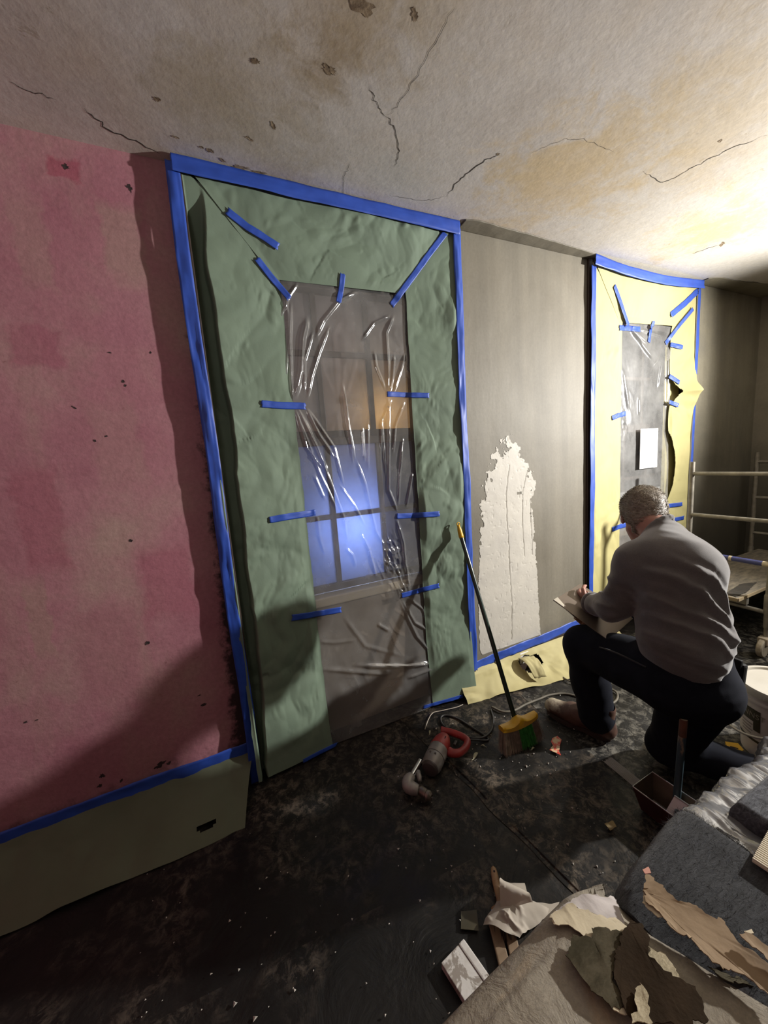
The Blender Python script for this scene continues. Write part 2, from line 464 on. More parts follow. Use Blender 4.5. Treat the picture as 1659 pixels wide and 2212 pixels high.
class MB:
    def __init__(self):
        self.v, self.f = [], []
    def add(self, V, F):
        o = len(self.v)
        self.v += [tuple(map(float, p)) for p in V]
        self.f += [tuple(int(i) + o for i in q) for q in F]
        return self
    def box(self, c, s, R=None, bev=0.0):
        """box of size s about c, R 3x3 optional, chamfered by bev"""
        bm = bmesh.new()
        bmesh.ops.create_cube(bm, size=1.0)
        for v in bm.verts:
            v.co = Vector((v.co.x * s[0], v.co.y * s[1], v.co.z * s[2]))
        if bev:
            bmesh.ops.bevel(bm, geom=bm.edges[:], offset=bev, segments=2, affect='EDGES', profile=0.6)
        V = np.array([v.co[:] for v in bm.verts])
        bm.verts.index_update()
        F = [[v.index for v in f.verts] for f in bm.faces]
        bm.free()
        if R is not None:
            V = V @ np.asarray(R).T
        return self.add(V + np.asarray(c), F)
    def tube(self, pts, r, n=10, cap=True):
        pts = np.asarray(pts, float)
        r = np.full(len(pts), r) if np.isscalar(r) else np.asarray(r, float)
        t = np.gradient(pts, axis=0)
        t /= np.linalg.norm(t, axis=1, keepdims=True) + 1e-12
        ref = np.array([0.0, 0, 1]) if abs(t[0][2]) < 0.9 else np.array([1.0, 0, 0])
        u = np.cross(t[0], ref); u /= np.linalg.norm(u)
        V = []
        for i in range(len(pts)):
            u = u - t[i] * (u @ t[i]); u /= np.linalg.norm(u) + 1e-12
            w = np.cross(t[i], u)
            a = np.arange(n) * 2 * math.pi / n
            V.append(pts[i] + r[i] * (np.cos(a)[:, None] * u + np.sin(a)[:, None] * w))
        V = np.concatenate(V)
        F = []
        for i in range(len(pts) - 1):
            for k in range(n):
                F.append((i * n + k, i * n + (k + 1) % n, (i + 1) * n + (k + 1) % n, (i + 1) * n + k))
        if cap:
            F.append(tuple(range(n))[::-1]); F.append(tuple(range((len(pts) - 1) * n, len(pts) * n)))
        return self.add(V, F)
    def lathe(self, prof, c=(0, 0, 0), n=32, R=None):
        """prof list of (radius, height)"""
        V, F = [], []
        for (r, z) in prof:
            for k in range(n):
                a = 2 * math.pi * k / n
                V.append((r * math.cos(a), r * math.sin(a), z))
        for i in range(len(prof) - 1):
            for k in range(n):
                F.append((i * n + k, i * n + (k + 1) % n, (i + 1) * n + (k + 1) % n, (i + 1) * n + k))
        F.append(tuple(range(n))[::-1]); F.append(tuple(range((len(prof) - 1) * n, len(prof) * n)))
        V = np.array(V)
        if R is not None:
            V = V @ np.asarray(R).T
        return self.add(V + np.asarray(c), F)
    def prism(self, poly, h0, h1, axis=2):
        """polygon (list of 2-D points) from h0 to h1 along axis"""
        n = len(poly)
        def p3(p, h):
            q = list(p); q.insert(axis, h); return q
        V = [p3(p, h0) for p in poly] + [p3(p, h1) for p in poly]
        F = [tuple(range(n))[::-1], tuple(range(n, 2 * n))] + [(i, (i + 1) % n, n + (i + 1) % n, n + i) for i in range(n)]
        return self.add(V, F)
    def build(self, name, m, parent=None, smooth=False, auto=None):
        me = bpy.data.meshes.new(name)
        me.from_pydata(self.v, [], self.f)
        me.update()
        o = link(name, me, m, parent, smooth or bool(auto))
        bm = bmesh.new(); bm.from_mesh(me)
        bmesh.ops.recalc_face_normals(bm, faces=bm.faces)
        if auto:
            for e in bm.edges:
                if len(e.link_faces) == 2 and e.calc_face_angle(0) > math.radians(auto):
                    e.smooth = False
        bm.to_mesh(me); bm.free()
        return o

def empty(name, loc, label=None, cat=None, group=None, kind=None):
    o = bpy.data.objects.new(name, None)
    o.location = loc
    o.empty_display_size = 0.05
    COL.objects.link(o)
    return tag(o, label, cat, group, kind)

def tag(o, label=None, cat=None, group=None, kind=None):
    if label: o['label'] = label
    if cat: o['category'] = cat
    if group: o['group'] = group
    if kind: o['kind'] = kind
    return o

def adopt(root, *parts):
    """parent parts built in world space to an Empty standing at its base"""
    mi = Matrix.Translation(root.location).inverted() if root.type == 'EMPTY' else Matrix.Identity(4)
    for p in parts:
        p.parent = root
        p.matrix_parent_inverse = mi
    return root

def sub(p, part):
    part.parent = p
    return part

def rot(axis, ang):
    return np.array(Matrix.Rotation(ang, 3, axis))

def frame_from(x, up=(0, 0, 1)):
    """3x3 whose columns are x, y, z axes, x along the given direction"""
    x = np.asarray(x, float); x = x / np.linalg.norm(x)
    y = np.cross(up, x); y /= np.linalg.norm(y)
    return np.stack([x, y, np.cross(x, y)], 1)

def smoothpath(pts, n):
    """Catmull-Rom through pts"""
    p = np.asarray(pts, float)
    p = np.concatenate([[2 * p[0] - p[1]], p, [2 * p[-1] - p[-2]]])
    segs = len(p) - 3
    out = []
    for t in np.linspace(0, segs - 1e-9, n):
        i = int(t); f = t - i
        a, b, c, d = p[i:i + 4]
        out.append(0.5 * (2 * b + (c - a) * f + (2 * a - 5 * b + 4 * c - d) * f * f + (3 * b - a - 3 * c + d) * f ** 3))
    return np.array(out)

def seg_dist(Q, a, b):
    ab = b - a
    t = np.clip(((Q - a) @ ab) / (ab @ ab + 1e-12), 0, 1)
    return np.linalg.norm(Q - a - t[..., None] * ab, axis=-1), t

# ================================================================== THE ROOM
H = 2.655           # ceiling height
XL, XR, YB = -2.2, 4.65, -4.6
W1a, W1b = 0.0, 1.32        # outer edges of the first masked window
W2a, W2b = 2.345, 3.60      # and of the second

fl = MB().box(((XL + XR) / 2, (YB + 0.3) / 2, -0.05), (XR - XL + 0.2, 0.5 - YB, 0.1)).build('floor', M_FLOOR)
tag(fl, kind='structure')
ce = MB().box(((XL + XR) / 2, (YB + 0.3) / 2, H + 0.05), (XR - XL + 0.2, 0.5 - YB, 0.1)).build('ceiling', M_CEIL)
tag(ce, kind='structure')
wf = empty('wall_front', (0, 0, 0), kind='structure')
def wall_piece(name, x0, x1, m):
    o = MB().box(((x0 + x1) / 2, 0.075, H / 2), (x1 - x0, 0.15, H)).build(name, m)
    return sub(wf, o)
wall_piece('pink_plaster', XL, W1a - 0.002, M_PINK)
wall_piece('grey_plaster', W1b - 0.01, W2a + 0.03, M_GREY)
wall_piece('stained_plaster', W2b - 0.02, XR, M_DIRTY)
for nm, x, wx, y, wy in (('wall_right', XR + 0.05, 0.1, (YB + 0.15) / 2, 0.15 - YB), ('wall_left', XL - 0.05, 0.1, (YB + 0.15) / 2, 0.15 - YB)):
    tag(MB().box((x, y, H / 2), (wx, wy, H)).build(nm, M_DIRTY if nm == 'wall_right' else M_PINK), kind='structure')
tag(MB().box(((XL + XR) / 2, YB - 0.05, H / 2), (XR - XL, 0.1, H)).build('wall_back', M_GREY), kind='structure')
# baseboards (masked with paper)
tag(MB().box(((XL + W1a) / 2, -0.009, 0.085), (W1a - XL, 0.018, 0.17), bev=0.004).build('baseboard_left', M_CASING), kind='structure')
tag(MB().box(((W1b + W2a) / 2, -0.009, 0.085), (W2a - W1b - 0.01, 0.018, 0.17), bev=0.004).build('baseboard_middle', M_CASING), kind='structure')
tag(MB().box(((W2b + XR) / 2, -0.009, 0.085), (XR - W2b - 0.05, 0.018, 0.17), bev=0.004).build('baseboard_right', M_CASING), kind='structure')

# plaster skimmed from the grey wall up onto the ceiling
def skim(name, x0, x1, d0, d1, m, seed):
    n, k = 160, 24
    X = np.linspace(x0, x1, n)[:, None]
    edge = -(d0 + (d1 - d0) * (X - x0) / (x1 - x0)) * (1 + 0.10 * fbm(P3(X * 9, 0, 0), 4, seed) + 0.25 * np.exp(-((X - x0) / 0.05) ** 2) * -1)
    v = np.linspace(0, 1, k)[None]
    Y = edge * v
    Z = H - 0.004 + 0.003 * v ** 3 - 0.001 * fbm(P3(X * 20, Y * 20, 0), 3, seed)
    G = np.stack(np.broadcast_arrays(X, Y, Z), -1)
    return sub(wf, grid_obj(name, G, m, thick=-0.004))
skim('ceiling_skim_band', 1.33, 2.40, 0.10, 0.05, M_GREY, 3)
skim('ceiling_skim_band', 3.60, 4.62, 0.10, 0.20, M_DIRTY, 8)

# ragged patch of fresh white plaster on the grey wall
def plaster_patch():
    h = 0.0035
    xs = np.arange(1.36, 2.02, h); zs = np.arange(0.2, 1.60, h)
    X, Z = np.meshgrid(xs, zs, indexing='ij')
    # outline in wall metres, left and right edge against height
    zk = [0.20, 0.25, 0.45, 0.70, 0.95, 1.15, 1.27, 1.38, 1.46, 1.52, 1.56]
    lk = [1.395, 1.375, 1.375, 1.385, 1.405, 1.43, 1.44, 1.50, 1.565, 1.60, 1.63]
    rk = [1.90, 1.895, 1.885, 1.875, 1.855, 1.84, 1.865, 1.82, 1.77, 1.69, 1.64]
    l = np.interp(Z, zk, lk); r = np.interp(Z, zk, rk)
    d = np.minimum(X - l, r - X)
    rough = np.interp(Z, [0.2, 0.5, 0.9, 1.2, 1.6], [0.004, 0.007, 0.016, 0.042, 0.085])
    n = fbm(P3(X * 38 + Z * 12, Z * 30 - X * 10, 0), 5, 5, 0.6)
    n2 = fbm(P3(X * 11, Z * 9, 4), 3, 9)
    mask = d + rough * (n * 1.6 + n2 * 0.6 - 0.25) > 0
    mask &= (Z > 0.205 + (X - 1.39) * -0.01)
    mask &= ~((np.abs(X - 1.73) < 0.018) & (np.abs(Z - 1.20) < 0.007))
    zz = -0.0018 - 0.0008 * fbm(P3(X * 25, Z * 25, 0), 4, 2)
    for (pl) in ([(1.655, 1.38), (1.62, 1.2), (1.625, 1.08), (1.635, 0.85), (1.64, 0.6), (1.65, 0.5), (1.64, 0.24)],
                 [(1.80, 1.33), (1.755, 1.2), (1.755, 0.95), (1.765, 0.78)], [(1.82, 1.15), (1.83, 0.9), (1.835, 0.78)]):
        dist = np.full(X.shape, 9.0)
        Q = np.stack([X + 0.004 * fbm(P3(Z * 30, 0, 0), 3, 4), Z], -1)
        for a, b in zip(pl[:-1], pl[1:]):
            dist = np.minimum(dist, seg_dist(Q, np.array(a), np.array(b))[0])
        zz += 0.0028 * np.exp(-(dist / 0.0028) ** 2)
    pit = vnoise(P3(X * 70, Z * 70, 1), 77)
    zz += 0.0012 * np.clip((pit - 0.72) * 8, 0, 1)
    G = np.stack([X, zz, Z], -1)
    keep = mask[:-1, :-1] & mask[1:, :-1] & mask[1:, 1:] & mask[:-1, 1:]
    return sub(wf, grid_obj('plaster_patch', G, M_PLASTER, thick=-0.0, keep=keep))
pp = plaster_patch()
pp['label'] = 'ragged patch of fresh white plaster'

# cracks, flaked spots and holes
def ribbon_on(plane, pts, w, name, m, parent, seed=0, val=None):
    """thin irregular line on the ceiling (plane z) or front wall (plane y)"""
    pts = np.asarray(pts, float)
    n = max(12, int(np.sum(np.linalg.norm(np.diff(pts, axis=0), axis=1)) / 0.012))
    p = smoothpath(pts, n)
    s = np.linspace(0, 1, n)
    k = [0, 1] if plane == 'z' else [0, 2]
    q = p[:, k]
    t = np.gradient(q, axis=0); t /= np.linalg.norm(t, axis=1, keepdims=True) + 1e-9
    nn = np.stack([-t[:, 1], t[:, 0]], 1)
    q = q + nn * (0.012 * fbm(P3(s * len(pts) * 5, seed, 0), 4, seed))[:, None]
    ww = w * (0.45 + 0.55 * np.abs(fbm(P3(s * 25, seed + 5, 0), 3, seed + 3))) * np.clip(np.sin(np.pi * np.clip(s, 0.02, 0.98)) * 2.2, 0.15, 1)
    G = np.zeros((n, 2, 3))
    for j, sg in enumerate((-1, 1)):
        G[:, j][:, k] = q + nn * (sg * ww)[:, None]
    if plane == 'z':
        G[..., 2] = H - 0.0008
    else:
        G[..., 1] = val if val is not None else -0.0008
    o = grid_obj(name, G, m, smooth=False)
    return sub(parent, o)

def cpts(*px):
    return [at(a, b, z=H) for a, b in px]
for i, (pl, w) in enumerate([
    ([(180, 235), (215, 262), (235, 280), (300, 308), (345, 332)], 0.004),
    ([(20, 178), (70, 198), (120, 215)], 0.0022),
    ([(1080, 335), (1050, 345), (1015, 370), (985, 395), (965, 425)], 0.0035),
    ([(965, 425), (905, 432), (840, 420)], 0.0012),
    ([(835, 250), (850, 280), (862, 330), (850, 360)], 0.0025),
    ([(798, 185), (812, 225), (835, 250)], 0.0018),
    ([(990, 0), (930, 110), (870, 210), (835, 250)], 0.0012),
    ([(1659, 290), (1560, 330), (1500, 360), (1435, 392), (1390, 370)], 0.0028),
    ([(740, 435), (745, 380), (760, 350)], 0.0012),
    ([(1495, 548), (1525, 538), (1555, 528)], 0.004),
    ([(1140, 330), (1240, 300), (1330, 330)], 0.001)]):
    ribbon_on('z', cpts(*pl), w, 'crack', M_CRACK, ce, i)

def blotch(plane, c, r, name, m, parent, seed=0, asp=1.0, ang=0.0, h=0.001):
    n = 28
    a = np.arange(n) * 2 * math.pi / n
    rr = r * (0.75 + 0.9 * fbm(P3(np.cos(a) * 2.6 + seed, np.sin(a) * 2.6, seed * 3.1), 4, seed, 0.7))
    u = rr * np.cos(a); v = rr * np.sin(a) * asp
    u, v = u * math.cos(ang) - v * math.sin(ang), u * math.sin(ang) + v * math.cos(ang)
    V = []
    for f, hh in ((0.0, h * 0.35), (0.6, h * 0.5), (1.0, h)):
        for k in range(n):
            if plane == 'z':
                V.append((c[0] + u[k] * f, c[1] + v[k] * f, H - hh))
            else:
                V.append((c[0] + u[k] * f, -hh, c[2] + v[k] * f))
    F = [(i * n + k, i * n + (k + 1) % n, (i + 1) * n + (k + 1) % n, (i + 1) * n + k) for i in range(2) for k in range(n)]
    return sub(parent, MB().add(V, F).build(name, m, smooth=True))
for i, (x, y, r, asp, an) in enumerate([(520, 362, 0.05, 0.28, -0.15), (560, 372, 0.035, 0.25, -0.1), (455, 325, 0.02, 0.6, 0), (480, 345, 0.018, 0.4, 0.5),
        (712, 150, 0.026, 0.6, 0.3), (785, 15, 0.05, 0.5, 0.2), (552, 131, 0.018, 0.6, 0), (340, 215, 0.012, 0.9, 0), (652, 403, 0.014, 0.4, 0), (1560, 527, 0.04, 0.3, 0.5),
        (1075, 333, 0.008, 0.9, 0), (435, 318, 0.012, 0.5, 0), (590, 270, 0.02, 0.4, 1.0), (540, 300, 0.022, 0.3, 0.4), (895, 30, 0.02, 0.5, 0.8), (380, 296, 0.016, 0.3, 0.2), (1556, 304, 0.01, 0.8, 0)]):
    blotch('z', at(x, y, z=H), r, 'flaked_spot', M_FLAKE, ce, i + 1, asp, an)
for i, (x, y, r, asp, an) in enumerate([(142, 360, 0.020, 0.8, 0), (266, 824, 0.010, 1, 0), (271, 833, 0.009, 1, 0), (325, 762, 0.007, 1, 0), (237, 762, 0.012, 0.35, -0.1), (230, 942, 0.010, 0.6, 0.4),
        (283, 1168, 0.013, 0.8, 0), (318, 1388, 0.016, 0.9, 0.3), (440, 1522, 0.024, 0.45, 0.2), (345, 1652, 0.040, 0.45, 0.3), (220, 1675, 0.016, 0.9, 0), (215, 1697, 0.018, 0.6, 0.2), (262, 1686, 0.014, 0.6, 0.9),
        (280, 405, 0.016, 1.4, 0.5), (160, 880, 0.014, 0.35, -0.7), (205, 952, 0.008, 1, 0), (365, 1648, 0.018, 0.6, 0.3), (430, 1502, 0.012, 0.5, 0.3), (55, 1560, 0.012, 0.5, 0.1), (80, 1555, 0.010, 0.4, 0.2)]):
    blotch('y', at(x, y, y=0), r * 0.72, 'chipped_hole', M_HOLE, wf.children[0], i + 1, asp, an)

# ================================================================== WINDOWS
def bars(name, x0, x1, z0, z1, y, cols, rows, wd, dp, m, root, panem):
    """one sash: frame and muntins as one joined piece, each pane its own sub-part"""
    b = MB()
    fw = 0.038
    for x in (x0 + fw / 2, x1 - fw / 2):
        b.box((x, y, (z0 + z1) / 2), (fw, dp, z1 - z0), bev=0.004)
    for z in (z0 + fw / 2, z1 - fw / 2):
        b.box(((x0 + x1) / 2, y, z), (x1 - x0 - 2 * fw + 0.004, dp * 0.96, fw), bev=0.004)
    for x in cols:
        b.box((x, y, (z0 + z1) / 2), (wd, dp * 0.8, z1 - z0 - 0.05), bev=0.004)
    for z in rows:
        b.box(((x0 + x1) / 2, y, z), (x1 - x0 - 0.05, dp * 0.7, wd), bev=0.004)
    s = sub(root, b.build(name, m))
    xs = [x0 + 0.02] + list(cols) + [x1 - 0.02]
    zs = [z0 + 0.02] + list(rows) + [z1 - 0.02]
    for i in range(len(xs) - 1):
        for k in range(len(zs) - 1):
            a, c, d, e = xs[i], xs[i + 1], zs[k], zs[k + 1]
            g = MB().box(((a + c) / 2, y + 0.006, (d + e) / 2), (c - a - 0.002, 0.004, e - d - 0.002)).build('pane', panem(i, k))
            sub(s, g)
    return s

def window(n, xa, xb, ia, ib, zsill, ztop, proud=-0.008, proudl=None):
    w = empty('window_%d' % n, (0, 0, 0), kind='structure')
    m = M_CASING
    # wide casing boards each side and over the head, standing a little proud of the wall
    sub(w, MB().box(((xa + 0.018), proudl if proudl is not None else proud, H / 2), (0.033, 0.056, H - 0.01), bev=0.004).build('casing_edge', m))
    sub(w, MB().box(((xb - 0.02), proud, H / 2), (0.035, 0.05, H - 0.01), bev=0.004).build('casing_edge', m))
    sub(w, MB().box(((xa + ia) / 2 - 0.01, 0.09, H / 2), (ia - xa - 0.03, 0.05, H - 0.01), bev=0.004).build('side_board', m))
    sub(w, MB().box(((xb + ib) / 2 + 0.01, 0.09, H / 2), (xb - ib - 0.03, 0.05, H - 0.01), bev=0.004).build('side_board', m))
    sub(w, MB().box(((ia + ib) / 2, 0.09, (ztop + H) / 2), (ib - ia + 0.02, 0.05, H - ztop - 0.01), bev=0.004).build('head_board', m))
    sub(w, MB().box(((ia + ib) / 2, 0.095, zsill / 2), (ib - ia + 0.04, 0.05, zsill - 0.04), bev=0.004).build('apron_panel', M_PANEL))
    sub(w, MB().box(((ia + ib) / 2, 0.10, zsill - 0.012), (ib - ia + 0.04, 0.10, 0.05), bev=0.008).build('sill', M_SILL))
    return w

w1 = window(1, W1a, W1b, 0.355, 1.015, 0.775, 2.29, -0.008, -0.015)
bars('lower_sash', 0.262, 1.118, 0.80, 1.60, 0.105, [0.543, 0.825], [1.195], 0.026, 0.034, M_SASH, w1, lambda i, k: M_PANE_DARK if i == 2 else M_PANE_LOW)
bars('upper_sash', 0.262, 1.118, 1.60, 2.34, 0.145, [0.548, 0.825], [2.02], 0.028, 0.034, M_SASH, w1, lambda i, k: M_PANE_UP)
w2 = window(2, W2a, W2b, 2.74, 3.36, 0.775, 2.29, 0.014)
bars('lower_sash', 2.62, 3.48, 0.80, 1.56, 0.105, [2.90, 3.18], [1.18], 0.026, 0.034, M_SASH, w2, lambda i, k: M_PANE_DARK)
bars('upper_sash', 2.62, 3.48, 1.56, 2.34, 0.145, [2.90, 3.18], [1.95], 0.028, 0.034, M_SASH, w2, lambda i, k: M_PANE_DARK)

# ------------------------------------------------------------------ masked surfaces (depth of paper over the casing)
def smooth01(t):
    t = np.clip(t, 0, 1)
    return t * t * (3 - 2 * t)

def surf1(X, Z):
    """depth of the paper and film over the first window"""
    X = np.asarray(X, float); Z = np.asarray(Z, float)
    wob = 0.016 * fbm(P3(Z * 3.0, 0, 0), 3, 21) + 0.010 * np.abs(vnoise(P3(Z * 6.5, 1, 0), 22)) - 0.004
    crest = np.interp(Z, [0, 0.5, 1.2, 1.9, 2.25, 2.6], [0.050, 0.075, 0.105, 0.100, 0.095, 0.11]) + wob
    a = smooth01((X - 0.026) / 0.012)
    vd = 0.034 - 0.064 * smooth01((Z - 2.38) / 0.2)
    y = -0.041 * (1 - a) + vd * a
    rise = smooth01((X - crest + 0.014) / 0.014)
    y = y * (1 - rise) + (-0.03) * rise
    t = np.clip((X - crest) / (0.37 - crest), 0, 1)
    y = np.where(X > crest, -0.03 + 0.045 * t, y)
    y = np.where(X > 0.37, 0.015, y)
    tr = np.clip((X - 1.0) / (1.28 - 1.0), 0, 1)
    y = np.where(X > 1.0, 0.015 - 0.045 * tr, y)
    y = np.where(X > 1.28, -0.030, y)
    tt = np.clip((H - Z) / 0.36, 0, 1)
    y = np.minimum(y, -0.03 + 0.065 * tt) if False else np.where((tt < 1) & (X > 0.15) & (X < 1.2), np.minimum(y, -0.03 + 0.045 * tt), y)
    low = np.clip((0.55 - Z) / 0.55, 0, 1)
    return y - 0.045 * low ** 1.5

def surf2(X, Z):
    X = np.asarray(X, float); Z = np.asarray(Z, float)
    y = np.interp(X, [2.34, 2.385, 2.40, 2.74, 3.36, 3.56, 3.62], [-0.020, -0.018, -0.014, 0.035, 0.035, -0.012, -0.018])
    tt = np.clip((H - Z) / 0.38, 0, 1)
    return np.minimum(y, -0.03 + 0.065 * tt)

def on(surf, px, py, off=0.0):
    y = 0.0
    for _ in range(6):
        p = at(px, py, y=y)
        y = float(surf(p[0], p[2])) - off
    return at(px, py, y=y)

def facets(X, Z, seed):
    """crumpled-paper relief: sharp-edged cones round scattered points"""
    ix, iz = np.floor(X).astype(np.int64), np.floor(Z).astype(np.int64)
    best = np.full(X.shape, 9.0)
    for dx in (-1, 0, 1):
        for dz in (-1, 0, 1):
            cx, cz = ix + dx, iz + dz
            rx, rz, rs = _hash(cx, cz, cx * 0, seed), _hash(cx, cz, cx * 0, seed + 1), _hash(cx, cz, cx * 0, seed + 2)
            d = np.hypot(X - cx - 0.5 - 0.45 * rx, Z - cz - 0.5 - 0.45 * rz)
            best = np.minimum(best, d * (0.75 + 0.4 * rs) + 0.25 * rs)
    return best
def crumple(X, Z, seed, amp, sc=7.0, dirs=(1.0, 1.0)):
    wx = X + 0.06 * vnoise(P3(X * 5, Z * 5, 0), seed + 40); wz = Z + 0.06 * vnoise(P3(X * 5, Z * 5, 3), seed + 41)
    a = facets((wx + 0.5 * wz) * sc * 0.75, (wz - 0.4 * wx) * sc * 0.6, seed + 50)
    b = facets((wx - 0.7 * wz) * sc * 2.1, (wz + 0.6 * wx) * sc * 1.5, seed + 60)
    c = facets((wx + 0.2 * wz) * sc * 4.6, (wz - 0.8 * wx) * sc * 3.6, seed + 65)
    m = 0.45 + 0.55 * smooth01(0.5 + 1.2 * vnoise(P3(X * 2.2, Z * 2.2, 7), seed + 70))
    return amp * 0.8 + amp * m * ((a - 0.45) * 3.4 + (b - 0.45) * 2.0 + (c - 0.45) * 0.55) - amp * 0.6 * fbm(P3(X * 3.1, Z * 3.1, seed), 2, seed + 3)
SHEETS = []
def crumple_old(X, Z, seed, amp, sc=7.0, dirs=(1.0, 1.0)):
    q = P3(X * sc * dirs[0] + 0.35 * vnoise(P3(X * 4, Z * 4, 0), seed), Z * sc * dirs[1], seed * 1.3)
    return -amp * (ridged(q, 3, seed) - 0.55) - amp * 0.7 * fbm(P3(X * 3.1, Z * 3.1, seed), 2, seed + 3)

def paper(name, surf, corners, nu, nv, m, seed, amp, off, label, group=None, keepf=None, ragged=0.004, sc=7.0, dirs=(1.0, 1.0), extra=None):
    """corners: TL, BL, BR, TR as (X, Z)"""
    tl, bl, br, tr = [np.array(c, float) for c in corners]
    u = np.linspace(0, 1, nu)[:, None, None]; v = np.linspace(0, 1, nv)[None, :, None]
    Q = (tl * (1 - u) + tr * u) * (1 - v) + (bl * (1 - u) + br * u) * v
    X, Z = Q[..., 0], Q[..., 1]
    uu = np.broadcast_to(u[..., 0], X.shape); vv = np.broadcast_to(v[..., 0], X.shape)
    eu = np.minimum(uu, 1 - uu)
    X = X + ragged * fbm(P3(Z * 12, uu, seed), 3, seed) * (np.abs(uu - 0.5) > 0.49)
    fade = np.clip(eu * 9, 0.12, 1) * np.clip(np.minimum(vv, 1 - vv) * 9, 0.12, 1)
    Y = surf(X, Z) - off + crumple(X, Z, seed, amp, sc, dirs) * fade
    if extra is not None:
        Y = Y + extra(X, Z, uu, vv)
    G = np.stack([X, Y, Z], -1)
    keep = None
    if keepf is not None:
        kk = keepf(X, Z, uu, vv)
        keep = kk[:-1, :-1] & kk[1:, :-1] & kk[1:, 1:] & kk[:-1, 1:]
    o = grid_obj(name, G, m, keep=keep)
    SHEETS.append(G.reshape(-1, 3))
    return tag(o, label, 'masking paper', group)

# first window, green
def mitreL(X, Z, u, v):       # left sheet is cut on the slope at the top
    return Z < 2.63 - np.clip(X - 0.03, 0, 1) * 0.30 + 0.03
paper('masking_paper', surf1, [(0.012, 2.63), (0.012, 0.03), (0.385, 0.015), (0.372, 2.42)], 110, 300, M_GREEN, 4, 0.013, 0.004,
      'tall green masking paper sheet left of the plastic on the larger window', sc=5.5, dirs=(1.0, 0.8))
paper('masking_paper', surf1, [(1.005, 2.42), (1.0, 0.03), (1.285, 0.05), (1.292, 2.62)], 80, 300, M_GREEN, 9, 0.008, 0.004,
      'tall green masking paper sheet right of the plastic, behind the broom tip', sc=6.5, dirs=(1.0, 0.7))
paper('masking_paper', surf1, [(0.05, 2.63), (0.352, 2.285), (0.985, 2.295), (1.285, 2.63)], 170, 90, M_GREEN, 13, 0.012, 0.007,
      'wide green masking paper sheet across the top of the larger window', sc=6.0, dirs=(1.1, 0.9))

# second window, yellow
paper('masking_paper', surf2, [(2.365, 2.62), (2.365, 0.25), (2.775, 0.25), (2.755, 2.33)], 70, 220, M_YELLOW, 24, 0.009, 0.004,
      'tall yellow masking paper sheet left of the grey plastic, behind the kneeling person', sc=4.0)
def bulge(X, Z, u, v):
    c = np.exp(-((Z - 1.83) / 0.15) ** 2)
    pull = -0.075 * np.exp(-np.abs(Z - 1.83) / 0.085) * smooth01((u - 0.1) / 0.9) - 0.004 * c * np.sin((Z - 1.83) * 60) * u
    gap = -0.03 * np.exp(-((u - 0.0) / 0.25) ** 2) * (np.exp(-((Z - 1.83) / 0.10) ** 2) + 0.9 * np.exp(-((Z - 1.25) / 0.25) ** 2))
    return pull + gap
def rjamb_keep(X, Z, u, v):
    hole = (u < 0.42 * np.clip(1 - np.abs(Z - 1.83) / 0.10, 0, 1)) & (np.abs(Z - 1.83) < 0.10)
    hole2 = (u < 0.30 * np.clip(1 - ((Z - 1.22) / 0.30) ** 2, 0, 1)) & (np.abs(Z - 1.22) < 0.30)
    return ~(hole | hole2)
paper('masking_paper', surf2, [(3.345, 2.36), (3.345, 0.30), (3.575, 0.30), (3.585, 2.62)], 60, 260, M_YELLOW, 27, 0.007, 0.004,
      'yellow masking paper sheet bulging loose at the right of the smaller window', sc=4.5, extra=bulge, keepf=rjamb_keep)
paper('masking_paper', surf2, [(2.375, 2.625), (2.72, 2.30), (3.365, 2.325), (3.585, 2.625)], 140, 80, M_YELLOW, 31, 0.008, 0.007,
      'wide yellow masking paper sheet across the top of the smaller window', sc=4.0)

up = MB().box((3.42, 0.052, 1.45), (0.20, 0.002, 1.5)).build('masking_paper', M_YELLOW)
tag(up, 'inner yellow paper layer seen through the hole beside the grey plastic', 'masking paper')
# ------------------------------------------------------------------ plastic films
def film(name, surf, xa, xb, z0, z1, step, m, creases, crump, seed, label, off=-0.004):
    nx = int((xb - xa) / step); nz = int((z1 - z0) / step)
    X, Z = np.meshgrid(np.linspace(xa, xb, nx), np.linspace(z0, z1, nz), indexing='ij')
    Y = surf(X, Z) - off + 0.010 * fbm(P3(X * 2.2, Z * 1.1, seed), 2, seed) + 0.0018 * fbm(P3(X * 14, Z * 7, seed), 3, seed + 2)
    Q = np.stack([X, Z], -1)
    for pl, w, a in creases:
        pl = [np.array(p) for p in pl]
        tot = len(pl) - 1
        dist = np.full(X.shape, 9.0); tt = np.zeros(X.shape)
        for k, (p, q) in enumerate(zip(pl[:-1], pl[1:])):
            d, t = seg_dist(Q, p, q)
            s = d < dist
            dist = np.where(s, d, dist); tt = np.where(s, (k + t) / tot, tt)
        env = np.clip(np.minimum(tt, 1 - tt) * 6, 0.05, 1)
        Y -= a * env * np.exp(-(dist / w) ** 2)
    for (cx, cz, rx, rz, a, s) in crump:
        e = np.exp(-((X - cx) / rx) ** 2 - ((Z - cz) / rz) ** 2)
        Y -= a * e * (ridged(P3((X + Z * 0.35) * s, Z * s * 0.45, seed), 3, seed + 6) - 0.35)
    SHEETS.append(np.stack([X, Y, Z], -1).reshape(-1, 3))
    return tag(grid_obj(name, np.stack([X, Y, Z], -1), m), label, 'plastic sheet')

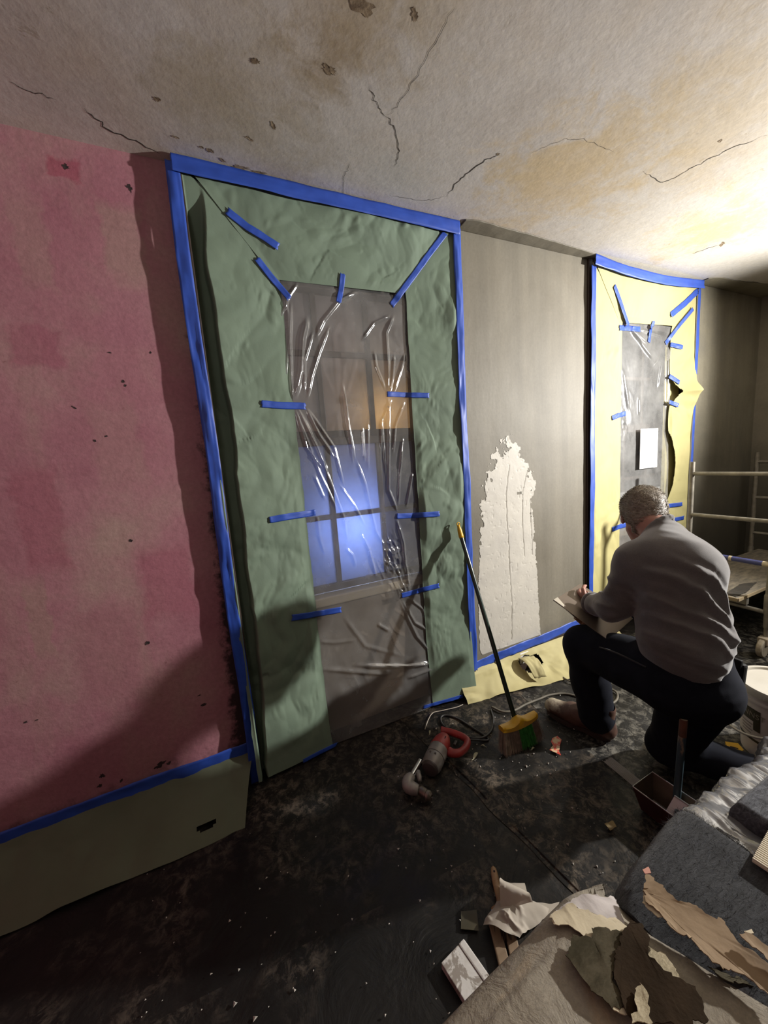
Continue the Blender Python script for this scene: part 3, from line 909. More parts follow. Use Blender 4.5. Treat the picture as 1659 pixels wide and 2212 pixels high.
def z2(*p):   # points read in one enlarged view of the first window
    return [tuple(at(350 + 0.42194 * a, 320 + 0.42194 * b, y=0.03)[[0, 2]]) for a, b in p]
def z8(*p):
    return [tuple(at(600 + 0.25316 * a, 780 + 0.25316 * b, y=0.03)[[0, 2]]) for a, b in p]
def z3(*p):
    return [tuple(at(450 + 0.42194 * a, 980 + 0.42194 * b, y=0.03)[[0, 2]]) for a, b in p]
CR = []
for pl, w, a in [
    (z2((655, 780), (650, 1000), (655, 1180), (668, 1310)), .006, .010), (z2((740, 870), (715, 980), (705, 1150), (672, 1300)), .011, .016),
    (z2((770, 940), (725, 1090), (725, 1260)), .006, .010), (z2((855, 910), (800, 1050), (760, 1180), (740, 1290)), .006, .010),
    (z2((1000, 735), (900, 790), (820, 890), (780, 980)), .008, .010), (z2((1180, 860), (1140, 950), (1150, 1100), (1155, 1260)), .008, .012),
    (z2((1240, 1050), (1215, 1150), (1180, 1255)), .006, .010), (z2((1185, 1060), (1175, 1180), (1160, 1255)), .006, .009), (z2((1080, 1040), (1092, 1120), (1140, 1240)), .005, .006),
    (z2((1165, 860), (1080, 900), (1015, 990)), .006, .007), (z2((610, 700), (640, 860), (640, 1010), (630, 1200)), .007, .008), (z2((690, 700), (650, 760), (600, 880)), .006, .007),
    (z2((690, 1330), (760, 1480), (850, 1659)), .005, .009), (z2((735, 1335), (800, 1470), (890, 1600)), .005, .009), (z2((680, 1340), (740, 1540), (830, 1655)), .005, .008),
    (z2((920, 1210), (945, 1400), (985, 1600)), .005, .009), (z2((1020, 1420), (1035, 1610)), .005, .006), (z2((1050, 1400), (1052, 1650)), .005, .007),
    (z2((1156, 1275), (1155, 1500), (1150, 1650)), .006, .010), (z2((1175, 1280), (1120, 1400), (1118, 1570)), .005, .008), (z2((1240, 1290), (1190, 1420), (1180, 1570)), .005, .008), (z2((1230, 1480), (1215, 1650)), .005, .007),
    (z8((200, 430), (430, 1000), (560, 1340), (590, 1560)), .005, .009), (z8((150, 420), (350, 950), (530, 1330)), .005, .008), (z8((240, 400), (475, 740), (560, 1080)), .005, .008),
    (z8((545, 200), (600, 600), (640, 890)), .004, .007), (z8((660, 840), (740, 1050), (830, 1450), (900, 1570)), .006, .010), (z8((510, 1040), (640, 1220), (740, 1400)), .005, .008),
    (z8((300, 960), (400, 1190)), .005, .007), (z8((935, 310), (940, 1100), (1015, 1290)), .006, .010), (z8((880, 480), (920, 1010)), .004, .006), (z8((1050, 680), (1020, 1240)), .005, .008),
    (z8((1150, 930), (1085, 1250)), .006, .009), (z8((1000, 1330), (1060, 1540), (1075, 1720), (1110, 1900)), .008, .014), (z8((330, 1290), (350, 1490), (395, 1650)), .006, .007), (z8((190, 1440), (250, 1620)), .007, .008),
    (z8((700, 1460), (770, 1600), (840, 1850)), .007, .010), (z8((570, 1590), (630, 1650), (660, 1750)), .007, .009),
    (z3((560, 1095), (800, 1112), (920, 1118)), .012, .010), (z3((740, 1078), (1010, 1075), (1125, 1058)), .011, .016), (z3((860, 868), (925, 905)), .010, .008), (z3((1000, 1135), (1140, 1082)), .010, .010),
    (z3((985, 745), (1050, 860), (1120, 900)), .008, .010), (z3((975, 750), (1060, 930), (1130, 1010)), .009, .010), (z3((1010, 730), (1090, 790), (1105, 830)), .006, .008), (z3((690, 830), (800, 980), (1000, 1030)), .012, .006), (z3((570, 960), (640, 965), (760, 950)), .010, .006)]:
    CR.append((pl, w, a))
cx, cz = z8((960, 1700))[0]
film('plastic_sheet', surf1, 0.352, 1.02, 0.012, 2.30, 0.0038, M_FILM, CR, [(cx, cz, 0.06, 0.12, 0.022, 42), (cx + .06, cz - .14, 0.06, 0.07, 0.014, 50), (0.66, 0.25, 0.4, 0.2, 0.012, 6)], 5,
     'clear plastic sheet taped over the larger window with green paper')
# upper edge strip of a second layer (doubled film)
CR2 = []
def y2(*p):
    return [tuple(at(1280 + 0.15672 * a, 560 + 0.15672 * b, y=0.035)[[0, 2]]) for a, b in p]
for pl, w, a in [(y2((520, 970), (640, 1110), (740, 1260), (840, 1390)), .010, .014), (y2((530, 960), (690, 1150)), .010, .012), (y2((560, 960), (760, 1150)), .008, .010), (y2((660, 960), (980, 1070)), .008, .007),
                 (y2((1110, 1100), (1040, 1400), (1030, 2100)), .010, .014), (y2((960, 1400), (910, 1780)), .007, .008), (y2((1000, 1170), (850, 1480)), .006, .006), (y2((640, 1900), (640, 2150)), .008, .009), (y2((420, 1500), (500, 2100)), .012, .008)]:
    CR2.append((pl, w, a))
film('plastic_sheet', surf2, 2.735, 3.375, 0.15, 2.32, 0.006, M_FILM2, CR2, [(2.80, 1.65, 0.08, 0.20, 0.014, 14), (3.28, 1.1, 0.08, 0.3, 0.012, 12)], 15,
     'hazy grey plastic sheet taped over the smaller window with yellow paper', off=-0.002)

# white notice behind the film of the second window, pale board under it
q = [on(surf2, a, b) for a, b in ((1376, 927), (1414, 924), (1413, 1009), (1374, 1013))]
nb = MB().box(((q[0][0] + q[2][0]) / 2, 0.012, (q[0][2] + q[2][2]) / 2), (abs(q[1][0] - q[0][0]), 0.0016, abs(q[0][2] - q[3][2]))).build('paper_notice', M_WHITE)
tag(nb, 'blank white paper sheet stuck on the plastic of the smaller window', 'paper')
pb = MB().box((3.06, 0.058, 0.925), (0.60, 0.006, 0.32)).build('pale_board', mat('pale_grey_board', (0.62, 0.62, 0.62), (0.5, 0.5, 0.5), 5, 0.5))
tag(pb, 'pale grey board behind the plastic low in the smaller window', 'board')

# ------------------------------------------------------------------ blue tape
def tape(name, pts, width, normal, seed, label, group=None, crinkle=0.0018, n=None, m=None, fq=1.0):
    """strip of tape along 3-D points; wv fixes the width direction"""
    pts = np.asarray(pts, float)
    ln = np.sum(np.linalg.norm(np.diff(pts, axis=0), axis=1))
    n = n or max(14, int(ln / 0.008))
    p = smoothpath(pts, n)
    t = np.gradient(p, axis=0); t /= np.linalg.norm(t, axis=1, keepdims=True) + 1e-9
    nm = np.broadcast_to(np.asarray(normal, float), p.shape)
    w = np.cross(t, nm); w /= np.linalg.norm(w, axis=1, keepdims=True) + 1e-9
    nm = np.cross(w, t)
    k = 7
    s = np.linspace(0, 1, n)
    G = np.zeros((n, k, 3))
    for j in range(k):
        f = j / (k - 1) - 0.5
        wd = width * (1 + 0.08 * fbm(P3(s * ln * 30 * fq, seed, j > 3), 3, seed)) 
        c = crinkle * fbm(P3(s * ln * 28 * fq, f * 2.4, seed), 3, seed + 1) - 0.001 + crinkle * 1.5 * np.maximum(0, ridged(P3(s * ln * 9 * fq, f * 2.5 + s * ln * fq, seed), 2, seed + 4) - 0.6)
        jag = 0.003 * fbm(P3(j * 1.7, seed, 0), 2, seed)
        G[:, j] = p + w * (f * wd)[:, None] + nm * c[:, None]
        if True:
            G[0, j] -= t[0] * jag * 2; G[-1, j] += t[-1] * jag * 2
    return tag(grid_obj(name, G, m or M_BLUE, thick=0.0006), label, 'tape', group)

FN = (0, -1, 0)
def touch(px, py, p):
    for _ in range(3):
        best = p[1] + 0.012
        for Gx in SHEETS:
            d2 = (Gx[:, 0] - p[0]) ** 2 + (Gx[:, 2] - p[2]) ** 2
            k = d2 < 0.017 ** 2
            if k.any(): best = min(best, float(Gx[k, 1].min()))
        q_ = at(px, py, y=best - 0.0035)
        if abs(q_[1] - p[1]) < 0.0015: return q_
        p = q_
    return p
def line_on(surf, px, off=0.012, sub_=6):
    out = line_on_(surf, px, 0.004, sub_)
    pxs = [(a + (c - a) * k / sub_, b + (d - b) * k / sub_) for (a, b), (c, d) in zip(px[:-1], px[1:]) for k in range(sub_)] + [px[-1]]
    return [touch(a, b, p) for (a, b), p in zip(pxs, out)]
def line_on_(surf, px, off=0.012, sub_=6):
    out = []
    for (a, b), (c, d) in zip(px[:-1], px[1:]):
        for k in range(sub_):
            t = k / sub_
            out.append(on(surf, a + (c - a) * t, b + (d - b) * t, off))
    out.append(on(surf, px[-1][0], px[-1][1], off))
    return out

# border strips of the first window
def border(name, pts, width, label, seed, cr=0.006):
    return tape(name, pts, width, FN, seed, label, crinkle=cr, fq=0.22)
zz = np.linspace(2.63, 0.0, 26)
border('tape_border', [(0.004 + 0.004 * math.sin(z * 5), -0.049 + 0.002 * math.sin(z * 7), z) for z in zz], 0.050,
       'long blue tape border down the left edge of the green-papered window', 41, 0.008)
border('tape_border', [(1.296 + 0.003 * math.sin(z * 6), -0.043, z) for z in np.linspace(2.61, 0.15, 24)], 0.046,
       'long blue tape border down the right edge of the green-papered window', 42, 0.007)
border('tape_border', [(x, -0.058, H - 0.034) for x in np.linspace(0.0, 1.31, 20)], 0.062, 'long blue tape border under the ceiling above the green paper', 43, 0.006)
# second window
border('tape_border', [(W2a + 0.028 + 0.002 * math.sin(z * 7), -0.030, z) for z in np.linspace(2.6, 0.2, 22)], 0.045, 'blue tape border down the left edge of the yellow-papered window', 44, 0.005)
border('tape_border', [(x, -0.056, H - 0.036 - 0.03 * math.sin((x - 2.35) / 1.25 * math.pi)) for x in np.linspace(2.35, 3.6, 20)], 0.062, 'blue tape border under the ceiling above the yellow paper', 45, 0.005)
border('tape_border', [(3.592 + 0.002 * math.sin(z * 9), -0.030, z) for z in np.linspace(2.6, 1.96, 9)], 0.036, 'upper blue tape border right of the yellow paper, above its loose bulge', 46, 0.004)
border('tape_border', [(3.592 + 0.002 * math.sin(z * 9), -0.030, z) for z in np.linspace(1.72, 0.3, 14)], 0.036, 'lower blue tape border right of the yellow paper, beside the scaffold post', 47, 0.004)
# baseboard strips
def base_tape(x0, x1, za, zb, w, label, seed):
    return tape('tape_border', [(x, -0.024, 0.026 + za + (zb - za) * (x - x0) / (x1 - x0) + 0.003 * math.sin(x * 9)) for x in np.linspace(x0, x1, 24)], w, FN, seed, label, crinkle=0.006, fq=0.4)
base_tape(-1.7, -0.005, 0.136, 0.142, 0.075, 'long blue tape strip along the bottom of the pink wall', 48)
base_tape(1.215, 2.33, 0.135, 0.178, 0.06, 'long blue tape strip along the bottom of the grey wall', 49)
tape('tape_border', [(x, -0.022, 0.19) for x in np.linspace(3.62, 4.6, 14)], 0.05, FN, 50, 'blue tape strip along the wall behind the scaffold plank', crinkle=0.003)

# short strips on the first window
for i, (px, w, lab, off) in enumerate([
    ([(490, 455), (535, 490), (560, 505), (602, 533)], 0.030, 'slanting blue tape strip on the green paper near the top left corner', 0.022),
    ([(555, 558), (585, 597), (626, 645)], 0.028, 'slanting blue tape strip at the upper left corner of the clear plastic', 0.022),
    ([(741, 590), (738, 620), (731, 654)], 0.026, 'short upright blue tape strip at the top middle of the clear plastic', 0.022),
    ([(962, 503), (930, 545), (890, 600), (846, 659)], 0.030, 'long slanting blue tape strip at the upper right corner of the clear plastic', 0.024),
    ([(565, 872), (610, 876), (660, 877)], 0.030, 'upper blue tape strip on the left edge of the clear plastic', 0.014),
    ([(836, 851), (880, 853), (927, 854)], 0.026, 'upper blue tape strip on the right edge of the clear plastic', 0.014),
    ([(583, 1123), (630, 1115), (681, 1107)], 0.030, 'middle blue tape strip on the left edge of the clear plastic', 0.014),
    ([(857, 1115), (900, 1113), (950, 1110)], 0.029, 'middle blue tape strip on the right edge of the clear plastic', 0.014),
    ([(631, 1335), (680, 1327), (737, 1317)], 0.031, 'lower blue tape strip on the left edge of the clear plastic', 0.014),
    ([(867, 1287), (905, 1276), (949, 1265)], 0.029, 'lower blue tape strip on the right edge of the clear plastic', 0.014),
    ([(655, 1645), (690, 1626), (728, 1608)], 0.022, 'blue tape strip at the foot of the green paper left of the drill', 0.016),
    ([(915, 1528), (960, 1515), (1000, 1504)], 0.022, 'blue tape strip at the foot of the green paper behind the cord', 0.016)]):
    tape('tape_strip', line_on(surf1, px, off + 0.010), w, FN, 60 + i, lab)
# short strips on the second window
for i, (px, w, lab, off) in enumerate([
    ([(1328, 617), (1340, 650), (1358, 703)], 0.032, 'slanting blue tape strip on the yellow paper at the upper left', 0.02),
    ([(1508, 628), (1480, 655), (1450, 680)], 0.045, 'doubled slanting blue tape strip in the top right corner of the yellow paper', 0.02),
    ([(1498, 667), (1470, 700), (1438, 742)], 0.030, 'slanting blue tape strip at the upper right corner of the grey plastic', 0.02),
    ([(1339, 708), (1360, 709), (1383, 711)], 0.036, 'level blue tape strip at the upper left corner of the grey plastic', 0.02),
    ([(1413, 694), (1406, 712), (1402, 739)], 0.030, 'upright blue tape strip at the top middle of the grey plastic', 0.02),
    ([(1448, 744), (1475, 750)], 0.034, 'short blue tape strip on the right edge of the grey plastic near its top', 0.02),
    ([(1446, 812), (1468, 826)], 0.034, 'short blue tape strip just above the hole in the yellow paper', 0.02),
    ([(1446, 868), (1466, 876)], 0.032, 'short blue tape strip just below the hole in the yellow paper', 0.02),
    ([(1323, 903), (1337, 897), (1352, 893)], 0.034, 'short blue tape strip on the left edge of the grey plastic at mid height', 0.016),
    ([(1435, 1094), (1455, 1091), (1474, 1089)], 0.034, 'blue tape strip just right of the person’s head', 0.02),
    ([(1450, 1124), (1465, 1121), (1478, 1118)], 0.034, 'blue tape strip above the person’s right shoulder', 0.02),
    ([(1323, 1144), (1340, 1137), (1360, 1132)], 0.036, 'blue tape strip left of the person’s ear', 0.016)]):
    tape('tape_strip', line_on(surf2, px, off + 0.012), w, FN, 80 + i, lab)
# strip hanging loose from the grey wall's baseboard
h0 = [at(1076, 1422, y=-0.035), at(1082, 1450, y=-0.05), at(1088, 1473, y=-0.065), at(1104, 1496, y=-0.09), at(1113, 1512, y=-0.105)]
tape('tape_strip', h0, 0.022, (-0.3, -1, 0.3), 99, 'blue tape strip hanging loose behind the broom handle')

# ------------------------------------------------------------------ paper along the baseboards
def skirt_paper(name, x0, x1, ztop, ybot, m, seed, label, holef=None, endcut=None, lump=0.012):
    nu, nv = int((x1 - x0) / 0.012), 44
    u = np.linspace(0, 1, nu)[:, None]; v = np.linspace(0, 1, nv)[None]
    X = x0 + (x1 - x0) * u + 0 * v
    zt = ztop(X) if callable(ztop) else ztop
    yb = ybot(X)
    yb = yb + 0.012 * fbm(P3(X * 4, 0, 0), 3, seed)
    if endcut:
        X = endcut(X, u, v)
    Y = -0.021 + (yb + 0.021) * (0.35 * v + 0.65 * v ** 2.2)
    Z = zt * (1 - v) ** 1.15 + 0.006
    n = crumple(X, Z * 2, seed, lump, 5.0) * np.clip(np.minimum(v, 1.05 - v) * 5, 0, 1)
    Y = Y + n * 0.7
    Z = np.maximum(0.0035 + 0 * Z, Z - n * 0.5)
    Z = Z + 0.02 * np.maximum(0, fbm(P3(X * 5, 3, 0), 2, seed + 2)) * v ** 6
    keep = None
    if holef is not None:
        kk = holef(X, Z, u + 0 * v, v + 0 * u)
        keep = kk[:-1, :-1] & kk[1:, :-1] & kk[1:, 1:] & kk[:-1, 1:]
    return tag(grid_obj(name, np.stack([X, Y, Z + 0 * X], -1), m, keep=keep), label, 'masking paper')
def tear(X, Z, u, v):
    c = at(445, 1792, z=0.05)
    return ~((np.abs(X - c[0]) < 0.045) & (np.abs(v - 0.80 - 0.03 * np.cos((X - c[0]) * 40)) < 0.028 * (1 - np.abs(X - c[0]) / 0.045)))
skirt_paper('masking_paper', -1.7, 0.01, 0.150, lambda X: -0.262 - 0.02 * (X + 0.8) ** 2 * (X < -0.8), paper_mat('shaded_green_masking_paper', (0.120, 0.138, 0.088), (0.098, 0.112, 0.07)), 51, 'green masking paper skirt flaring onto the floor below the pink wall', tear,  # same green paper, with the dimness of this low corner put into its colour
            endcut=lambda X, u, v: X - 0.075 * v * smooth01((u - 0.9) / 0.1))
def outlet_gap(X, Z, u, v):
    return ~(((X - 1.72) / 0.085) ** 2 + ((v - 0.40) / 0.22) ** 2 < 1 + 0.4 * np.sin(X * 60))
M_YELLOW_DIM = paper_mat('yellow_masking_paper_b', (0.50, 0.44, 0.21), (0.43, 0.375, 0.18))
skirt_paper('masking_paper', 1.19, 2.6, 0.140, lambda X: -0.11 - 0.13 * np.clip((X - 1.2) / 0.7, 0, 1), M_YELLOW_DIM, 55, 'yellow masking paper skirt with a torn flap below the grey wall', outlet_gap)
skirt_paper('masking_paper', 3.62, 4.6, 0.17, lambda X: -0.18 + 0 * X, M_YELLOW_DIM, 57, 'masking paper skirt in the dim corner behind the scaffold')
# torn flap standing out of the hole, socket box behind it
u = np.linspace(0, 1, 16)[:, None]; v = np.linspace(0, 1, 14)[None]
f0 = np.array([1.64, -0.05, 0.135]); f1 = np.array([1.76, -0.065, 0.12]); f2 = np.array([1.73, -0.20, 0.055]); f3 = np.array([1.66, -0.17, 0.045])
G = (f0 * (1 - u[..., None]) + f1 * u[..., None]) * (1 - v[..., None]) + (f3 * (1 - u[..., None]) + f2 * u[..., None]) * v[..., None]
G[..., 2] += 0.03 * np.sin(np.pi * v) + 0.008 * fbm(P3(u * 5, v * 5, 0), 3, 3)
tag(grid_obj('paper_flap', G, M_YELLOW_DIM, thick=0.001), 'torn yellow paper flap sticking out where the cord leaves the wall', 'paper flap')
sk = empty('socket_outlet', (1.72, -0.02, 0.10), 'wall socket with a plug, half hidden in the torn yellow paper', 'socket')
adopt(sk, MB().box((1.72, -0.023, 0.10), (0.075, 0.012, 0.075), bev=0.004).build('cover_plate', M_WHITE),
      MB().box((1.725, -0.05, 0.105), (0.03, 0.05, 0.03), bev=0.006).build('plug', mat('black_rubber', (0.018, 0.017, 0.016), None, 20, 0.5)))

# ================================================================== FLOOR SHEETING
def floor_sheet(corners, n, z0, amp, seed, m, label, edgec=0.0):
    """quad sheet of black plastic lying on the floor; corners in order round the sheet"""
    a, b, c, d = [np.array(q, float) for q in corners]
    u = np.linspace(0, 1, n)[:, None, None]; v = np.linspace(0, 1, n)[None, :, None]
    Q = (a * (1 - u) + b * u) * (1 - v) + (d * (1 - u) + c * u) * v
    X, Y = Q[..., 0], Q[..., 1]
    e = np.minimum(np.minimum(u, 1 - u), np.minimum(v, 1 - v))[..., 0]
    X = X + edgec * fbm(P3(X * 4, Y * 4, seed), 3, seed) * (e < 0.03); Y = Y + edgec * fbm(P3(Y * 4, X * 4, seed + 1), 3, seed) * (e < 0.03)
    f = np.clip(e * 12, 0, 1)
    Z = z0 + amp * f * np.maximum(0, 0.35 + fbm(P3(X * 3, Y * 3, seed), 3, seed)) + amp * 1.3 * f * np.maximum(0, ridged(P3(X * 2.6 + Y, Y * 2.2 - X * 0.6, seed), 3, seed + 5) - 0.72)
    return tag(grid_obj('floor_sheet', np.stack([X, Y, Z], -1), m), label, 'floor sheet')
sA, sB = at(940, 1680, z=0)[:2], at(1190, 1990, z=0)[:2]
sC = at(1050, 1850, z=0)[:2]; sD = at(0, 2290, z=0)[:2]
floor_sheet([(-1.9, -0.05), (sA[0] + 0.05, -0.03), (sC[0], sC[1]), (-1.9, -0.62)], 130, 0.0010, 0.004, 71, M_FLOOR, 'black floor sheeting along the wall under the right-angle drill')
floor_sheet([(-1.9, -0.60), (sC[0] + 0.01, sC[1] + 0.012), (0.95, -2.4), (-1.9, -2.4)], 130, 0.0018, 0.003, 72, M_FLOOR2, 'black floor sheeting in the near left, under the paintbrush and white board')
floor_sheet([(sA[0] + 0.03, 0.0), (1.95, -0.02), (1.60, -1.28), (0.93, -1.28)], 130, 0.0024, 0.006, 73, M_FLOOR4, 'black floor sheeting in the middle under the broom', 0.02)
floor_sheet([(1.55, -0.10), (4.5, -0.05), (4.5, -2.2), (1.40, -1.00)], 150, 0.0040, 0.010, 74, M_FLOOR3, 'dusty black floor sheeting under the kneeling person', 0.03)

# ================================================================== WORK TABLE (nearest, lower right)
TZ = 0.60
tb = empty('work_table', (1.3, -1.75, 0), 'low work table hidden under plastic, felt and old wallpaper', 'table')
M_WOOD = mat('raw_pine', (0.24, 0.165, 0.10), (0.18, 0.12, 0.07), 3, 0.6, 0.2, 40, 0.002, stretch=(1, 12, 1))
adopt(tb, MB().box((1.30, -1.77, TZ - 0.018), (2.44, 0.80, 0.036), bev=0.004).build('table_top', M_WOOD),
      *[MB().box((x, y, (TZ - 0.036) / 2), (0.06, 0.06, TZ - 0.036), bev=0.004).build('leg', M_WOOD) for x in (0.16, 2.44) for y in (-1.42, -2.10)])
def drape(s, over, r=0.03, z=TZ, y0=-1.362, hang=0.4):
    """profile across the front edge: s<0 on the top, s>0 over the edge and down; returns (Y, Z)"""
    arc = r * math.pi / 2
    a = np.clip(s / r, 0, math.pi / 2)
    Y = np.where(s < 0, y0 + s * -1 * -1, y0 + r * np.sin(a))
    Z = np.where(s < 0, z, z - r * (1 - np.cos(a)))
    Z = np.where(s > arc, z - r - (s - arc), Z)
    return Y, Z
# crinkled plastic over the whole top
def crinkle(X, S_, seed):
    return ridged(P3(X * 26 + S_ * 9, S_ * 7 + X * 3, seed), 3, seed)
nx, ns = 420, 120
X = np.linspace(0.85, 2.55, nx)[:, None]; s = np.linspace(-0.50, 0.30, ns)[None]
Y, Z = drape(s, 0, 0.035, TZ + 0.010, -1.365)
cr = crinkle(X, s, 5) - 0.5
fld = facets(X * 30 + s * 26, s * 13 - X * 5, 91) - 0.45 + 0.5 * (facets(X * 62 - s * 20, s * 24 + X * 9, 92) - 0.45)
Yp = Y + 0 * X + np.where(s > 0, -0.014 * fld + 0.02 * fbm(P3(X * 6, s, 0), 3, 2), 0.003 * cr)
Zp = Z + 0 * X + np.where(s > 0.03, 0.004, 0.016) * (0.35 - fld) * (s > -0.18)
Zp = np.where(s < 0.02, np.maximum(Zp, TZ + 0.004), Zp)
def bright_film():
    m, nt, nodes, L, b = new_mat('crinkled_white_plastic')
    b.inputs['Base Color'].default_value = (0.17, 0.17, 0.175, 1)
    b.inputs['Roughness'].default_value = 0.16
    b.inputs['Specular IOR Level'].default_value = 1.0
    b.inputs['Coat Weight'].default_value = 0.6
    b.inputs['Coat Roughness'].default_value = 0.08
    v = coords(nt, (1, 0.35, 0.35))
    L.new(bump(nt, noise(nt, v, 30, 3, 0.5, 1.5), 0.35, 0.006), b.inputs['Normal'])
    return m
tag(grid_obj('plastic_cover', np.stack([X + 0 * s, Yp, Zp], -1), bright_film()), 'crinkled shiny plastic cover over the edge of the work table', 'plastic cover')

# felt
def felt_mat(name, c1, c2):
    m, nt, nodes, L, b = new_mat(name)
    v = coords(nt)
    a = noise(nt, coords(nt, (1.0, 3.0, 3.0)), 34, 8, 0.75, 1.0)
    c = ramp(nt, a, [(0.32, c1), (0.52, c2), (0.72, tuple(x * 2.0 for x in c2))])
    red = ramp(nt, noise(nt, v, 9, 5, 0.6), [(0.62, 0.0), (0.75, 0.4)])
    c = mixc(nt, red, c, (0.055, 0.028, 0.032))
    L.new(c, b.inputs['Base Color'])
    b.inputs['Roughness'].default_value = 0.95
    b.inputs['Sheen Weight'].default_value = 0.22
    b.inputs['Specular IOR Level'].default_value = 0.1
    n1 = bump(nt, a, 0.6, 0.006)
    L.new(bump(nt, noise(nt, v, 160, 3, 0.7), 0.4, 0.002, n1), b.inputs['Normal'])
    return m
M_FELT = felt_mat('grey_wool_felt', (0.010, 0.010, 0.0115), (0.030, 0.031, 0.034))

def fuzz(G, nrm, count, length, seed, mask=None):
    """short loose fibres standing out of a felt surface: thin triangles"""
    r = np.random.RandomState(seed)
    nu, nv = G.shape[:2]
    V, F = [], []
    i = r.randint(0, nu, count); j = r.randint(0, nv, count)
    for a, b in zip(i, j):
        if mask is not None and not mask[a, b]:
            continue
        p = G[a, b] + r.normal(0, 0.002, 3)
        d = nrm[a, b] * 0.6 + r.normal(0, 0.7, 3); d /= np.linalg.norm(d)
        w = np.cross(d, r.normal(0, 1, 3)); w /= np.linalg.norm(w) + 1e-9
        k = len(V)
        L_ = length * r.uniform(0.4, 1.0)
        V += [p - w * 0.00025, p + w * 0.00025, p + d * L_]
        F.append((k, k + 1, k + 2))
    return V, F
def normals(G):
    n = np.cross(np.gradient(G, axis=0), np.gradient(G, axis=1))
    return n / (np.linalg.norm(n, axis=-1, keepdims=True) + 1e-12)

# nearer felt: a folded blanket whose rounded front hangs towards the floor
nx, ns = 150, 160
u = np.linspace(0, 1, nx)[:, None]; s = np.linspace(-0.42, 0.34, ns)[None]
Xl = 0.575 + 0.25 * np.clip(-s - 0.05, 0, 1); Xr = 0.885 + 0.02 * np.clip(-s, 0, 1)
Y, Z = drape(s, 0, 0.045, TZ + 0.052, -1.378)
X = Xl + (Xr - Xl) * u
Y = Y - 0.040 * (1 - u) ** 1.6 - 0.10 * np.clip(0.10 - u, 0, 1)
# rounded right-hand fold: the last part of u rolls over and down
roll = np.clip((u - 0.90) / 0.10, 0, 1)
Zf = Z - 0.038 * (1 - np.sqrt(np.clip(1 - roll ** 2, 0, 1))) * (s < 0.06) - 0.010 * np.clip(1 - u * 3, 0, 1)
Xf = X - 0.012 * np.clip((s - 0.05) / 0.25, 0, 1) * 0
# front drop is pulled back to the left as it falls (diagonal furry edge)
Yf = Y + 0 * u + 0.010 * fbm(P3(X * 5, s * 5, 0), 3, 9)
Zf = Zf + 0.006 * fbm(P3(X * 6, s * 6, 0), 3, 12) * (s < 0)
G = np.stack(np.broadcast_arrays(Xf, Yf, Zf), -1)
fb = grid_obj('felt_blanket', G, M_FELT, thick=0.007)
nn = normals(G)
edge = np.zeros((nx, ns), bool); edge[-10:] = True
V, F = fuzz(G, nn, 9000, 0.012, 3)
V2, F2 = fuzz(G, nn, 60000, 0.016, 4, edge)
fz = MB().add(V, F).add(V2, F2).build('felt_fibres', M_FELT, fb)
tag(fz, kind='stuff')
tag(fb, 'dark grey felt blanket draped over the near table edge beside the old wallpaper', 'blanket')
# farther felt: folded pad lying flat behind the plastic edge
nx, ns = 140, 110
u = np.linspace(0, 1, nx)[:, None]; v = np.linspace(0, 1, ns)[None]
X = 0.955 + 0.62 * u + 0.03 * v; Y = -1.392 - 0.34 * v + 0 * u
prof = lambda t, w: np.sqrt(np.clip(1 - np.clip((w - t) / w, 0, 1) ** 2, 0, 1))
ed = np.minimum(prof(u, 0.035), np.minimum(prof(v, 0.05), np.minimum(prof(1 - u, 0.03), prof(1 - v, 0.05))))
Z = TZ + 0.014 + 0.044 * ed + (0.006 * fbm(P3(X * 6, Y * 6, 0), 3, 31) + 0.003 * fbm(P3(X * 25, Y * 25, 0), 2, 32)) * ed
X = X + 0.006 * fbm(P3(Y * 9, 1, 0), 3, 8)
G = np.stack(np.broadcast_arrays(X, Y, Z), -1)
M_FELT2 = felt_mat('lighter_wool_felt', (0.028, 0.029, 0.034), (0.085, 0.088, 0.10))
fp = grid_obj('felt_pad', G, M_FELT2)
V, F = fuzz(G, normals(G), 14000, 0.011, 6)
tag(MB().add(V, F).build('felt_fibres', M_FELT2, fp), kind='stuff')
tag(fp, 'folded lighter grey felt pad lying on the plastic by the table edge', 'blanket')

# ribbed white panel end (row of narrow ribs) on the felt pad
rp = empty('ribbed_panel', (1.0, -1.52, TZ + 0.06), 'ribbed white panel with printing lying behind the grey felt pad', 'panel')
M_RIB = mat('cream_corrugated_card', (0.72, 0.66, 0.52), (0.62, 0.56, 0.43), 9, 0.6)
p0, p1, p2 = at(1632, 1842, z=TZ + 0.066), at(1660, 1792, z=TZ + 0.066), at(1672, 1880, z=TZ + 0.066)
ex = (p1 - p0); ex /= np.linalg.norm(ex)
ey = np.array([ex[1], -ex[0], 0.0])
R_ = np.stack([ex, ey, np.array([0, 0, 1.0])], 1)
if ey[1] > 0: R_[:, 1] *= -1
Lx, Ly = 0.20, 0.16
cen = p0 + R_[:, 0] * (Lx / 2 - 0.02) + R_[:, 1] * (Ly / 2)
parts = [MB().box(cen - np.array([0, 0, 0.004]), (Lx, Ly, 0.005), R_, 0.001).build('backing_card', M_RIB)]
for i in range(38):
    c = cen + R_[:, 0] * (-Lx / 2 + (i + 0.5) * Lx / 38)
    parts.append(MB().box(c, (Lx / 38 * 0.55, Ly, 0.004), R_, 0.0008).build('rib', M_RIB))
adopt(rp, *parts)

